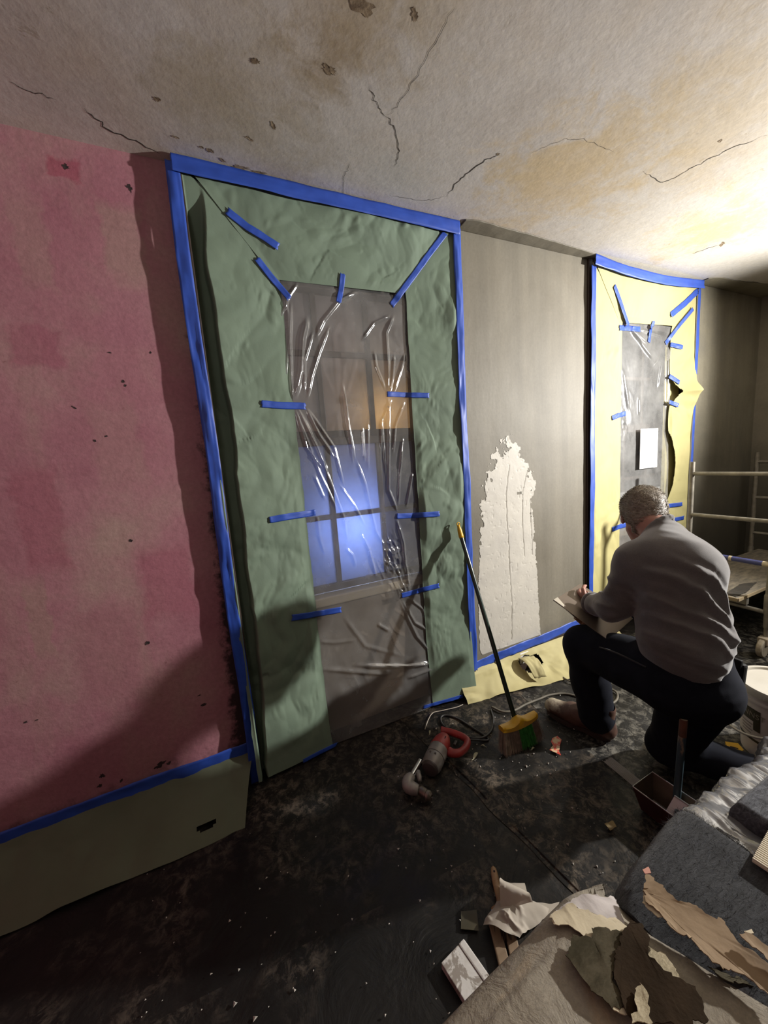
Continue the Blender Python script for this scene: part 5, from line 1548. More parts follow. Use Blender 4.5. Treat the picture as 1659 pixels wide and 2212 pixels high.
for i in range(nb_ + 1):       # bowed block, thick in the middle, upturned ends
    t = i / nb_ * 2 - 1
    top = 0.014 + 0.026 * math.exp(-(t / 0.28) ** 2) + 0.014 * t ** 2
    bot = -0.010 + 0.014 * t ** 2
    w = 0.023 * (1 - 0.25 * t ** 4)
    for (yy, z_) in ((-w, bot), (-w, top * .75), (-w * .6, top), (w * .6, top), (w, top * .75), (w, bot)):
        V.append(hc + Rh @ np.array([t * LH / 2 * 1.02, yy, z_]))
for i in range(nb_):
    for k in range(6):
        F.append((i * 6 + k, i * 6 + (k + 1) % 6, i * 6 + 6 + (k + 1) % 6, i * 6 + 6 + k))
F += [tuple(range(6))[::-1], tuple(range(nb_ * 6, nb_ * 6 + 6))]
head = MB().add(V, F).build('broom_head', M_YEL, auto=50)
sockt = MB().tube([Bb - d * .05, Bb - d * .02, Bb + d * .015], [.020, .019, .0145], 14).build('socket', M_YEL, smooth=True)
gm, gg = MB(), MB()
for i in range(1500):
    t = RNG.uniform(-1, 1); yy = RNG.uniform(-.02, .02)
    a = hc + Rh @ np.array([t * LH / 2, yy, -0.012 + 0.014 * t * t])
    sp = 1.16 + 0.05 * RNG.normal()
    b_ = hc + Rh @ np.array([t * LH / 2 * sp + RNG.normal(0, .003), yy * 1.4 - 0.022 + RNG.normal(0, .004), 0])
    b_[2] = 0.010 + abs(RNG.normal(0, .004)) + 0.008 * t * t
    mid = (a + b_) / 2 + RNG.normal(0, .002, 3)
    tgt = gg if -0.12 < t < 0.62 else gm
    tgt.tube([a, mid, b_], [.0009, .0008, .0005], 3, cap=False)
adopt(bm_, pole, cap, hk, head, sockt, tag(gm.build('grey_bristles', mat('grey_bristle', (0.30, 0.23, 0.175), (0.20, 0.16, 0.12), 60, 0.6)), kind='stuff'),
      tag(gg.build('green_bristles', mat('green_bristle', (0.06, 0.34, 0.06), (0.04, 0.20, 0.04), 60, 0.5)), 'green middle band of bristles', kind='stuff'))

# ------------------------------------------------------------------ bucket
bc = np.array([2.19, -1.09, 0.005])
M_BKT = mat('dusty_white_plastic', (0.66, 0.60, 0.57), (0.56, 0.50, 0.47), 7, 0.5, 0.1, 60, 0.001)
M_LID = mat('cream_lid_plastic', (0.50, 0.47, 0.41), (0.44, 0.41, 0.35), 6, 0.5, 0.12, 60, 0.001)
bk = empty('bucket', bc, 'white plastic bucket with a lid and dark label near the table', 'bucket')
HB = 0.345
bod = MB().lathe([(.118, 0), (.122, .004), (.140, HB * .80), (.147, HB * .805), (.147, HB * .83), (.141, HB * .835), (.142, HB * .88), (.150, HB * .885), (.150, HB * .91), (.143, HB * .915), (.144, HB * .965)], bc, 48).build('body', M_BKT, auto=35)
lid = MB().lathe([(.1445, HB * .90), (.153, HB * .90), (.154, HB * .97), (.150, HB), (.136, HB), (.132, HB - .010), (.03, HB - .008), (.02, HB - .008)], bc, 48).build('lid', M_LID, auto=35)
spout = MB().lathe([(.016, HB - .010), (.016, HB + .004), (.012, HB + .006), (.006, HB + .004)], bc + np.array([.02, -.045, 0]), 16).build('lid_spout', M_LID)
tabs = [MB().box(bc + np.array([.1445 * math.cos(a), .1445 * math.sin(a), HB * .93]), (.020, .022, .016), rot('Z', a), .003).build('lid_tab', M_LID) for a in np.linspace(0, 2 * math.pi, 9)[:-1]]
# bail handle hanging down on the near left side
ang = math.radians(150)
hp = []
pa = bc + np.array([.150 * math.cos(ang - 1.5), .150 * math.sin(ang - 1.5), HB * .86]); pb = bc + np.array([.150 * math.cos(ang + 1.5), .150 * math.sin(ang + 1.5), HB * .86])
for t in np.linspace(0, 1, 40):
    a = ang - 1.5 + 3.0 * t
    dr_ = math.sin(math.pi * t)
    rad = .152 + 0.055 * dr_
    hp.append(bc + np.array([rad * math.cos(a), rad * math.sin(a), HB * .86 - 0.155 * dr_ ** 0.8]))
hand = MB().tube(hp, .0055, 8).build('bail_handle', M_LID, smooth=True)
ears = [MB().lathe([(.012, 0), (.012, .010), (.007, .012)], p_ * np.array([1, 1, 1]), 14, frame_from((p_ - bc) * np.array([1, 1, 0])) @ np.array([[0, 0, 1], [1, 0, 0], [0, 1, 0]]).astype(float)).build('handle_ear', M_LID) for p_ in (pa, pb)]
def wrap(a0, a1, z0, z1, m, name, off=.0012, n=20):
    a = np.linspace(a0, a1, n)[:, None]; z_ = np.linspace(z0, z1, 4)[None]
    rd = .122 + (.140 - .122) * (z_ / (HB * .8)) + off
    G = np.stack([bc[0] + rd * np.cos(a), bc[1] + rd * np.sin(a), bc[2] + z_ + 0 * a], -1)
    return grid_obj(name, G, m)
M_DARKLAB = mat('dark_label_print', (0.03, 0.024, 0.012), (0.04, 0.032, 0.016), 10, 0.5)
aL = math.radians(136)
lab = wrap(aL - .05, aL + .62, HB * .52, HB * .70, M_DARKLAB, 'brand_label')
tail = wrap(aL + .42, aL + .62, HB * .40, HB * .52, M_DARKLAB, 'label_tail')
stripe = wrap(aL - .25, aL + .9, HB * .235, HB * .27, M_DARKLAB, 'label_stripe')
lines = [wrap(aL - .02, aL + .40 - .05 * (k % 2), HB * (.46 - .045 * k), HB * (.475 - .045 * k), mat('grey_print', (0.28, 0.24, 0.22), None, 10, 0.6), 'text_line') for k in range(4)]
# worn lettering on the label
fc = bpy.data.curves.new('label_lettering', 'FONT'); fc.body = 'RENNST'; fc.size = 0.034; fc.align_x = 'CENTER'; fc.align_y = 'CENTER'; fc.extrude = 0.0003
fo = bpy.data.objects.new('tmp', fc); COL.objects.link(fo)
bpy.context.view_layer.update()
me = bpy.data.meshes.new_from_object(fo.evaluated_get(bpy.context.evaluated_depsgraph_get()))
bpy.data.objects.remove(fo)
co = np.array([v.co[:] for v in me.vertices])
aM = aL + .285; zM = HB * .61
rd = .122 + (.140 - .122) * (.61 / .8) + .0022
aa = aM + co[:, 0] / rd
nco = np.stack([bc[0] + (rd + co[:, 2]) * np.cos(aa), bc[1] + (rd + co[:, 2]) * np.sin(aa), bc[2] + zM + co[:, 1]], 1)
me.vertices.foreach_set('co', nco.astype(np.float32).ravel()); me.update()
me.materials.clear()
let = link('label_lettering', me, mat('faded_label_letters', (0.33, 0.29, 0.22), None, 10, 0.6), None, False)
adopt(bk, bod, lid, spout, hand, lab, tail, stripe, let, *tabs, *ears, *lines)

# yellow plastic tool beside the bucket
yt = [at(a, b, z=0.012)[:2] for a, b in ((1566, 1608), (1594, 1612), (1606, 1626), (1590, 1642), (1575, 1630))]
ye = empty('float_handle', (*np.mean(yt, 0), 0), 'small yellow plastic tool with a dark slot beside the bucket', 'tool')
ys = MB().prism([tuple(p) for p in yt], 0.010, 0.028).build('plate', M_YEL)
sc_ = at(1586, 1615, z=0.028)
adopt(ye, ys, MB().box(sc_, (0.028, 0.008, 0.002), frame_from(at(1593, 1618, z=.028) - at(1578, 1614, z=.028)), .0005).build('slot', M_HOLE))

# ------------------------------------------------------------------ mud pan, knife, mesh tape, pole
q = [at(1398, 1662, z=0.11), at(1378, 1707, z=0.11), at(1505, 1728, z=0.11), at(1455, 1770, z=0.11)]
pa, pb = (q[0] + q[1]) / 2, (q[2] + q[3]) / 2
mx_ = pb - pa; mx_[2] = 0; mx_ /= np.linalg.norm(mx_)
R = frame_from(mx_)
PL, PW, PH = 0.36, np.linalg.norm((q[0] - q[1])[:2]), 0.10
M_PAN = mat('brown_stained_steel', (0.20, 0.155, 0.11), (0.13, 0.10, 0.075), 12, 0.4, 0.15, 50, 0.001, metallic=0.6)
M_PANR = mat('dark_red_paint', (0.045, 0.015, 0.013), (0.06, 0.02, 0.017), 12, 0.5)
pc = (pa + R[:, 0] * PL / 2); pc[2] = 0.012
mp = empty('mud_pan', (pc[0], pc[1], 0), 'brown steel mud pan with a dark red side in front of the knee', 'pan')
tw, bw, tl, bl_ = PW / 2, PW * .3, PL / 2, PL / 2 - .02
def quadslab(c4, th, name, m):
    c4 = [np.array(c, float) for c in c4]
    n = np.cross(c4[1] - c4[0], c4[3] - c4[0]); n /= np.linalg.norm(n)
    V = [pc + R @ c for c in c4] + [pc + R @ (c + n * th) for c in c4]
    F = [(3, 2, 1, 0), (4, 5, 6, 7)] + [(i, (i + 1) % 4, 4 + (i + 1) % 4, 4 + i) for i in range(4)]
    return MB().add(V, F).build(name, m)
sd = 1
adopt(mp, quadslab([(-bl_, -bw, 0), (bl_, -bw, 0), (bl_, bw, 0), (-bl_, bw, 0)], .0015, 'base', M_PAN),
      quadslab([(-bl_, -bw, 0), (bl_, -bw, 0), (tl, -tw, PH), (-tl, -tw, PH)], .0015, 'near_side', M_PANR),
      quadslab([(-bl_, bw, 0), (bl_, bw, 0), (tl, tw, PH), (-tl, tw, PH)], -.0015, 'far_side', M_PAN),
      quadslab([(-bl_, -bw, 0), (-bl_, bw, 0), (-tl, tw, PH), (-tl, -tw, PH)], .0015, 'end_plate', M_PAN),
      quadslab([(bl_, -bw, 0), (bl_, bw, 0), (tl, tw, PH), (tl, -tw, PH)], -.0015, 'end_plate', M_PAN),
      MB().tube([pc + R @ np.array(c) for c in ((-tl, -tw, PH), (tl, -tw, PH), (tl, tw, PH), (-tl, tw, PH), (-tl, -tw, PH))], .0022, 6).build('rim', M_STEEL))
# broad knife standing in the pan
k0, k1 = at(1457, 1719, z=0.125), at(1503, 1750, z=0.125)
kdn = at(1438, 1752, z=0.075) - k0
kn = empty('taping_knife', (k0[0], k0[1], 0.02), 'broad pale taping knife lying in the mud pan', 'taping knife')
Rk = frame_from(k1 - k0)
kw = np.cross(k1 - k0, kdn); kw /= np.linalg.norm(kw)
V = [k0, k1, k1 + kdn, k0 + kdn]; V = V + [v + kw * .0018 for v in V]
adopt(kn, MB().add(V, [(3, 2, 1, 0), (4, 5, 6, 7)] + [(i, (i + 1) % 4, 4 + (i + 1) % 4, 4 + i) for i in range(4)]).build('blade', mat('pale_blade_steel', (0.62, 0.60, 0.58), (0.5, 0.48, 0.46), 6, 0.35, metallic=0.3)),
      MB().tube([k0, k1], .0032, 8).build('spine', M_STEEL))
# mesh joint tape
ma, mb_ = at(1312, 1640, z=0.014), at(1392, 1705, z=0.014)
mdir = mb_ - ma; mdir[2] = 0; ml = np.linalg.norm(mdir) + .10; mdir /= np.linalg.norm(mdir)
Rm = frame_from(mdir)
mw = 0.052
ms = MB()
for i in range(16):
    y_ = -mw / 2 + mw * i / 15
    st = RNG.uniform(-.006, .004)
    ms.box(ma + Rm @ np.array([ml / 2 + st / 2, y_, 0]), (ml - st, .0011, .0006), Rm)
for i in range(int(ml / .0036)):
    ms.box(ma + Rm @ np.array([.004 + i * .0036, 0, 0.0005]), (.0009, mw, .0006), Rm)
tag(ms.build('mesh_tape', mat('pale_mesh_fibre', (0.50, 0.46, 0.43), None, 10, 0.6)), 'strip of pale mesh joint tape on the floor by the pan', 'mesh tape')
# blue worn pole with a brown end standing by the pan
pt, pbm = at(1477, 1553, y=-1.05), at(1464, 1700, y=-1.05)
po = empty('worn_pole', (pbm[0], pbm[1], 0), 'short upright pole with worn blue paint and a brown end', 'pole')
dv = pbm - pt; pbm = pt + dv * ((pt[2] - 0.02) / -dv[2])
po.location = (pbm[0], pbm[1], 0.0)
m, nt, nodes, L, b = new_mat('worn_blue_pole')
n_ = noise(nt, coords(nt, (1, 1, 0.4)), 24, 5, 0.6)
L.new(ramp(nt, n_, [(0.48, (0.035, 0.06, 0.075)), (0.60, (0.05, 0.075, 0.09)), (0.66, (0.30, 0.22, 0.15))]), b.inputs['Base Color'])
b.inputs['Roughness'].default_value = 0.5
k1 = pt + (pbm - pt) * 0.17
adopt(po, MB().tube([k1, pbm], .0125, 16).build('shaft', m, smooth=True, auto=40), MB().tube([pt, k1], .0130, 16).build('brown_end', mat('rust_brown_paint', (0.16, 0.06, 0.035), (0.10, 0.045, 0.03), 18, 0.6), smooth=True, auto=40),
      MB().lathe([(.012, 0), (.012, .0012), (.0045, .0014)], pt, 16).build('end_ring', M_CREAM), MB().lathe([(.004, .0012), (.004, .0020)], pt, 12).build('end_hole', M_HOLE))

# ================================================================== SCAFFOLD
M_GALV = mat('dusty_galvanised_tube', (0.29, 0.265, 0.215), (0.19, 0.172, 0.14), 22, 0.5, 0.15, 60, 0.001, metallic=0.35)
M_BLUETUBE = mat('blue_painted_tube', (0.06, 0.07, 0.22), (0.05, 0.055, 0.15), 20, 0.45)
M_CASTER = mat('plaster_caked_caster', (0.42, 0.36, 0.27), (0.26, 0.22, 0.16), 18, 0.8, 0.4, 50, 0.003)
def scaffold_frame(x, ya, yb, rails, label, blue=None):
    e = empty('scaffold_ladder', (x, (ya + yb) / 2, 0), label, 'scaffold')
    ps = []
    for y in (ya, yb):
        ps.append(MB().tube([(x, y, 0.20), (x, y, 1.29)], 0.0165, 16).build('post', M_GALV, smooth=True, auto=40))
        ps.append(MB().lathe([(.021, .30), (.021, .42), (.0175, .43)], (x, y, 0), 16).build('leg_sleeve', M_GALV, auto=40))
        st = MB().tube([(x, y, .13), (x, y, .21)], .012, 12).build('caster_stem', M_GALV, smooth=True, auto=40)
        fk = MB().box((x - .02, y, .115), (.05, .052, .05), bev=.008).build('caster_fork', M_CASTER)
        wh = MB().lathe([(.020, -.016), (.055, -.016), (.062, -.010), (.062, .010), (.055, .016), (.020, .016)], (x - .03, y, .070), 28, rot('X', math.pi / 2)).build('caster_wheel', M_CASTER, auto=35)
        ps += [st, fk, wh]
    for z in rails:
        if blue and abs(z - blue) < 0.01:
            ps.append(MB().tube([(x, ya, z), (x, yb + .02, z)], 0.0165, 14).build('blue_rail', M_BLUETUBE, smooth=True, auto=40))
            ps.append(MB().tube([(x, yb + .04, z), (x, yb + .005, z)], 0.0172, 14).build('rail_end', M_CREAM, smooth=True, auto=40))
            ps.append(MB().tube([(x, (ya * .45 + yb * .55) - .008, z), (x, (ya * .45 + yb * .55) + .008, z)], 0.0172, 14).build('paint_mark', M_CREAM, smooth=True, auto=40))
        else:
            ps.append(MB().tube([(x, ya, z), (x, yb, z)], 0.0135, 14).build('rail', M_GALV, smooth=True, auto=40))
    adopt(e, *ps)
scaffold_frame(3.15, -0.245, -0.700, (1.205, 0.905, 0.625, 0.305), 'nearer scaffold frame of grey tubes with one blue rail', 0.625)
scaffold_frame(4.42, -0.130, -0.720, (1.205, 0.885, 0.560, 0.25), 'farther scaffold ladder frame in the dim corner')
# plank between the frames
M_PLANK = mat('dirty_plywood', (0.115, 0.10, 0.08), (0.24, 0.205, 0.15), 16, 0.75, 0.35, 40, 0.003, stretch=(1, 3, 1))
M_PLYEDGE = mat('raw_ply_edge', (0.34, 0.26, 0.15), (0.26, 0.20, 0.12), 8, 0.7)
pk = empty('scaffold_plank', (3.7, -0.42, 0.40), 'dirty plywood platform resting across the scaffold rails', 'platform')
adopt(pk, MB().box((3.72, -0.39, 0.398), (1.46, 0.44, 0.018), bev=.002).build('board', M_PLANK),
      MB().box((3.72, -0.612, 0.398), (1.46, 0.006, 0.020)).build('front_edge', M_PLYEDGE), MB().box((2.988, -0.39, 0.398), (0.006, 0.44, 0.020)).build('end_edge', M_PLYEDGE),
      *[MB().box((x, -0.40, .355), (.035, .40, .060), bev=.004).build('hook_bracket', M_GALV) for x in (3.15, 4.42)])
torn('plank_scrap', [(1568, 1282), (1600, 1262), (1635, 1258), (1612, 1280), (1590, 1290)], 0.408, mat('dark_scrap', (0.03, 0.026, 0.02), (0.05, 0.04, 0.03), 20, 0.8), 'dark flat scrap lying on the end of the scaffold plank', 130, hfun=lambda x, y: 0.408, curl=0.003, cat='scrap', zoff=0.001)

# ================================================================== THE KNEELING WORKER
def grid_pts(lo, hi, h):
    n = [int(math.ceil((b - a) / h)) + 1 for a, b in zip(lo, hi)]
    ax = [lo[i] + h * np.arange(n[i]) for i in range(3)]
    return np.stack(np.meshgrid(*ax, indexing='ij'), -1), ax

class Field:
    """smoothly blended signed distance field sampled on a grid"""
    def __init__(self, lo, hi, h):
        self.lo = np.array(lo, float); self.h = h
        self.P, self.ax = grid_pts(lo, hi, h)
        self.d = np.full(self.P.shape[:3], 1.0)
    def _sl(self, lo, hi):
        a = np.maximum(0, np.floor((np.array(lo) - self.lo) / self.h).astype(int))
        b = np.minimum(self.d.shape, np.ceil((np.array(hi) - self.lo) / self.h).astype(int) + 1)
        return tuple(slice(int(i), int(max(i, j))) for i, j in zip(a, b))
    def blend(self, sl, d, k, sub=False):
        c = self.d[sl]
        if sub:
            h = np.clip(0.5 - 0.5 * (c + d) / k, 0, 1)
            self.d[sl] = c * (1 - h) + (-d) * h + k * h * (1 - h)
        else:
            h = np.clip(0.5 + 0.5 * (c - d) / k, 0, 1)
            self.d[sl] = c * (1 - h) + d * h - k * h * (1 - h)
    def cone(self, a, b, ra, rb, k=0.02, sub=False):
        a, b = np.array(a, float), np.array(b, float)
        m = max(ra, rb) + k * 2 + 0.04
        sl = self._sl(np.minimum(a, b) - m, np.maximum(a, b) + m)
        Q = self.P[sl]
        if Q.size == 0: return self
        d, t = seg_dist(Q, a, b)
        self.blend(sl, d - (ra + (rb - ra) * t), k, sub)
        return self
    def ell(self, c, r, R=None, k=0.02, sub=False):
        c = np.array(c, float); r = np.array(r, float)
        m = max(r) + k * 2 + 0.04
        sl = self._sl(c - m, c + m)
        Q = self.P[sl] - c
        if Q.size == 0: return self
        if R is not None: Q = Q @ np.asarray(R)
        q = Q / r
        n = np.linalg.norm(q, axis=-1)
        g = np.linalg.norm(q / r, axis=-1) + 1e-9
        self.blend(sl, n * (n - 1) / g, k, sub)
        return self
    def flat(self, a, b, ra, rb, R, sc, k=0.03):
        """tapered capsule squashed by sc along the axes R (columns)"""
        a, b = np.array(a, float), np.array(b, float)
        R = np.asarray(R); sc = np.array(sc, float)
        m = max(ra, rb) * max(sc) + k * 2 + 0.05
        sl = self._sl(np.minimum(a, b) - m, np.maximum(a, b) + m)
        T = lambda p: (p @ R) / sc
        d, t = seg_dist(T(self.P[sl]), T(a), T(b))
        self.blend(sl, (d - (ra + (rb - ra) * t)) * min(sc), k)
        return self
    def mesh(self, name, m, parent=None, disp=None, relax=2):
        d = self.d if disp is None else self.d + disp(self.P)
        s = d < 0
        n0, n1, n2 = d.shape
        c = np.zeros((n0 - 1, n1 - 1, n2 - 1), int)
        for i in (0, 1):
            for j in (0, 1):
                for k in (0, 1):
                    c += s[i:n0 - 1 + i, j:n1 - 1 + j, k:n2 - 1 + k]
        act = (c > 0) & (c < 8)
        idx = np.full(act.shape, -1, int); ii = np.argwhere(act); idx[act] = np.arange(len(ii))
        acc = np.zeros((len(ii), 3)); cnt = np.zeros(len(ii))
        corners = [(i, j, k) for i in (0, 1) for j in (0, 1) for k in (0, 1)]
        for a in corners:
            for axis in range(3):
                if a[axis]: continue
                b = list(a); b[axis] = 1
                da = d[ii[:, 0] + a[0], ii[:, 1] + a[1], ii[:, 2] + a[2]]
                db = d[ii[:, 0] + b[0], ii[:, 1] + b[1], ii[:, 2] + b[2]]
                x = (da < 0) != (db < 0)
                t = np.where(x, da / (da - db + 1e-12), 0)
                p = np.tile(np.array(a, float), (len(ii), 1)); p[:, axis] = t
                acc += p * x[:, None]; cnt += x
        V = self.lo + (ii + acc / cnt[:, None]) * self.h
        F = []
        for axis in range(3):
            o1, o2 = [(1, 2), (2, 0), (0, 1)][axis]
            sh = list(d.shape); sh[axis] -= 1
            A = [slice(None)] * 3; B = [slice(None)] * 3
            A[axis] = slice(0, -1); B[axis] = slice(1, None)
            x = s[tuple(A)] != s[tuple(B)]
            e = np.argwhere(x)
            ok = (e[:, o1] > 0) & (e[:, o2] > 0) & (e[:, o1] < d.shape[o1] - 1) & (e[:, o2] < d.shape[o2] - 1)
            e = e[ok]
            q = []
            for (p_, r_2) in ((-1, -1), (0, -1), (0, 0), (-1, 0)):
                f = e.copy(); f[:, o1] += p_; f[:, o2] += r_2
                q.append(idx[f[:, 0], f[:, 1], f[:, 2]])
            q = np.stack(q, 1)
            inside = s[e[:, 0], e[:, 1], e[:, 2]]
            q[~inside] = q[~inside][:, ::-1]
            F.append(q)
        F = np.concatenate(F); F = F[(F >= 0).all(1)]
        # a little relaxing of the surface
        for _ in range(relax):
            S_ = np.zeros_like(V); n_ = np.zeros(len(V))
            for a, b in ((0, 1), (1, 2), (2, 3), (3, 0)):
                np.add.at(S_, F[:, a], V[F[:, b]]); np.add.at(n_, F[:, a], 1)
                np.add.at(S_, F[:, b], V[F[:, a]]); np.add.at(n_, F[:, b], 1)
            V = V * 0.5 + 0.5 * S_ / np.maximum(n_, 1)[:, None]
        return arr_mesh(name, V, F, m, parent)

# joints (metres)
hipL, hipR = np.array([1.535, -0.965, 0.53]), np.array([1.655, -1.02, 0.485])
kneeL, ankL, toeL = np.array([1.553, -0.590, 0.495]), np.array([1.600, -0.615, 0.115]), np.array([1.545, -0.405, 0.045])
kneeR, ankR, toeR = np.array([1.715, -0.90, 0.075]), np.array([1.885, -1.19, 0.075]), np.array([1.97, -1.33, 0.06])
pelv, waist, chest, c7 = np.array([1.590, -1.00, 0.55]), np.array([1.566, -0.995, 0.74]), np.array([1.580, -0.930, 0.945]), np.array([1.672, -0.860, 1.075])
shL, shR = np.array([1.500, -0.850, 0.985]), np.array([1.675, -0.925, 0.968])
elbL, wrL = np.array([1.500, -0.765, 0.772]), np.array([1.612, -0.580, 0.690])
elbR, wrR = np.array([1.86, -0.78, 0.765]), np.array([2.02, -0.63, 0.72])
headc = np.array([1.730, -0.742, 1.142])
lat = shR - shL; lat[2] = 0; lat /= np.linalg.norm(lat)
fwd = np.array([-lat[1], lat[0], 0.0])
TOR = np.stack([lat, fwd, np.array([0, 0, 1.0])], 1)
HF = np.array([0.66, 0.50, -0.66]); HF /= np.linalg.norm(HF)           # he looks down at his hands
HL = np.cross(HF, [0, 0, 1]); HL /= np.linalg.norm(HL)
HL = HL + np.array([0, 0, 0.0]); HL -= HF * (HL @ HF); HL /= np.linalg.norm(HL)
HU = np.cross(HL, HF)
HR = np.stack([HL, HF, HU], 1)
def hd(x, y, z): return headc + HR @ (np.array([x, y, z], float) * 0.94)

M_SKIN = mat('weathered_skin', (0.40, 0.20, 0.145), (0.34, 0.155, 0.115), 18, 0.55, 0.15, 90, 0.001)
M_JEANS = mat('dark_denim', (0.007, 0.008, 0.013), (0.012, 0.013, 0.020), 9, 0.95, 0.25, 220, 0.001, spec=0.15)
def sweater_mat():
    m, nt, nodes, L, b = new_mat('grey_checked_jersey')
    v = coords(nt)
    base = ramp(nt, noise(nt, v, 12, 5, 0.6), [(0.3, (0.092, 0.082, 0.078)), (0.7, (0.125, 0.112, 0.106))])
    mp = N(nt, 'ShaderNodeMapping'); mp.inputs['Rotation'].default_value = (0.0, 0.05, -0.2)
    tc = N(nt, 'ShaderNodeTexCoord'); L.new(tc.outputs['Object'], mp.inputs['Vector'])
    sx = N(nt, 'ShaderNodeSeparateXYZ'); L.new(mp.outputs['Vector'], sx.inputs[0])
    def lines(ch, per, w):
        f = math_(nt, 'FRACT', math_(nt, 'MULTIPLY', ch, 1.0 / per))
        return math_(nt, 'LESS_THAN', f, w)
    g = math_(nt, 'MAXIMUM', lines(sx.outputs[2], 0.042, 0.06), math_(nt, 'MULTIPLY', lines(sx.outputs[0], 0.045, 0.05), 0.5))
    base = mixc(nt, math_(nt, 'MULTIPLY', g, 0.30), base, (0.09, 0.08, 0.078))
    weave = ramp(nt, noise(nt, v, 380, 2, 0.5), [(0.3, 0.85), (0.7, 1.12)])
    base = mixc(nt, 1.0, base, weave, 'MULTIPLY')
    L.new(base, b.inputs['Base Color'])
    b.inputs['Roughness'].default_value = 0.92
    b.inputs['Sheen Weight'].default_value = 0.35
    L.new(bump(nt, noise(nt, v, 300, 3, 0.6), 0.2, 0.0012), b.inputs['Normal'])
    return m
M_SWEAT = sweater_mat()

person = empty('person', (1.66, -0.9, 0.0), 'kneeling person in a grey checked sweater and dark jeans holding a plaster hawk', 'person')

# --- body: one continuous figure (head, neck, trunk, limbs, hands)
B = Field((1.30, -1.38, 0.0), (2.18, -0.32, 1.34), 0.0065)
B.flat(pelv, waist, .100, .092, TOR, (1.05, .85, 1), .03).flat(waist, chest, .092, .092, TOR, (1.05, .85, 1), .03).cone(chest, c7, .085, .055, .04)
B.cone(shL, shR, .055, .055, .03)
for a, b_, c_, ra, rb, rc in ((shL, elbL, wrL, .055, .044, .030), (shR, elbR, wrR, .055, .044, .030)):
    B.cone(a, b_, ra, rb, .02).cone(b_, c_, rb, rc, .015)
for a, b_, c_, d_ in ((hipL, kneeL, ankL, toeL), (hipR, kneeR, ankR, toeR)):
    B.cone(a, b_, .085, .058, .03).cone(b_, c_, .055, .040, .02).cone(c_, d_, .038, .026, .02)
B.cone(c7, hd(0, -.045, -.055), .062, .056, .03)                                  # neck
B.ell(hd(0, -.012, .022), (.076, .097, .088), HR, .02)                            # cranium
B.ell(hd(0, .030, -.045), (.060, .066, .082), HR, .025)                           # face
B.cone(hd(0, .070, -.105), hd(0, .074, -.108), .024, .020, .03)                   # chin
B.cone(hd(-.050, .005, -.075), hd(-.018, .066, -.108), .020, .018, .02).cone(hd(.050, .005, -.075), hd(.018, .066, -.108), .020, .018, .02)   # jaw
B.cone(hd(-.036, .078, .010), hd(.036, .078, .010), .012, .012, .015)             # brow
B.cone(hd(0, .090, -.005), hd(0, .112, -.042), .008, .013, .010)                  # nose
B.ell(hd(-.012, .100, -.046), (.008, .009, .007), HR, .006).ell(hd(.012, .100, -.046), (.008, .009, .007), HR, .006)
for sx_ in (-1, 1):
    B.ell(hd(sx_ * .031, .086, -.008), (.013, .010, .009), HR, .008, True)        # eye sockets
    B.ell(hd(sx_ * .031, .074, -.008), (.012, .012, .010), HR, .003)
    B.ell(hd(sx_ * .042, .060, -.040), (.020, .018, .016), HR, .015)              # cheeks
    e_ = hd(sx_ * .083, -.012, -.022)
    B.ell(e_, (.011, .022, .036), HR, .006)                                       # ears
    B.ell(hd(sx_ * .096, -.008, -.014), (.007, .010, .018), HR, .005, True)
B.cone(hd(-.020, .097, -.074), hd(.020, .097, -.074), .006, .006, .006)           # lips
B.cone(hd(-.018, .096, -.084), hd(.018, .096, -.084), .0065, .0065, .006)
# hands: palm, four unequal bent fingers and a thumb each
def hand(wr, d_arm, palm_n, grip, s=1.0, thumb_side=1):
    d_arm = np.array(d_arm, float); d_arm /= np.linalg.norm(d_arm)
    n = np.array(palm_n, float); n -= d_arm * (n @ d_arm); n /= np.linalg.norm(n)
    sd = np.cross(d_arm, n)
    Rh_ = np.stack([sd, d_arm, n], 1)
    pc_ = wr + d_arm * .052
    B.flat(wr + d_arm * .015, wr + d_arm * .078, .028, .036, Rh_, (1.10, 1, .45), .012)
    tips = []
    for i, (o, L_) in enumerate(((-.030, .064), (-.010, .076), (.011, .071), (.030, .056))):
        k0 = wr + d_arm * (.086 - abs(o) * .15) + sd * o * -thumb_side * -1
        a1 = grip[0]; a2 = grip[1]; a3 = grip[2]
        d1 = d_arm * math.cos(a1) + n * math.sin(a1)
        d2 = d_arm * math.cos(a1 + a2) + n * math.sin(a1 + a2)
        d3 = d_arm * math.cos(a1 + a2 + a3) + n * math.sin(a1 + a2 + a3)
        p1 = k0 + d1 * L_ * .48; p2 = p1 + d2 * L_ * .32; p3 = p2 + d3 * L_ * .24
        B.cone(k0 - d_arm * .012, p1, .0100, .0090, .004).cone(p1, p2, .0090, .0082, .003).cone(p2, p3, .0082, .0070, .003)
        tips.append(p3)
    t0 = wr + d_arm * .028 + sd * thumb_side * .030
    t1 = t0 + (d_arm * .6 + sd * thumb_side * .7 + n * .35) * .034
    t2 = t1 + (d_arm * .75 + sd * thumb_side * .05 + n * .65) * .030
    t3 = t2 + (d_arm * .55 - sd * thumb_side * .25 + n * .75) * .024
    B.cone(t0, t1, .0135, .0115, .006).cone(t1, t2, .0112, .0100, .003).cone(t2, t3, .0100, .0080, .003)
    return pc_ + n * .028
dirL = np.array([0.30, 0.80, -0.02])
gripL = hand(wrL + np.array([0.004, 0.008, 0.0]), dirL, np.array([0.75, -0.30, 0.25]), (0.75, 1.25, 0.8), thumb_side=-1)
gripR = hand(wrR, np.array([-0.25, 0.85, 0.15]), np.array([-0.6, -0.1, -0.75]), (0.7, 1.2, 0.8), thumb_side=1)
body = B.mesh('body', M_SKIN)

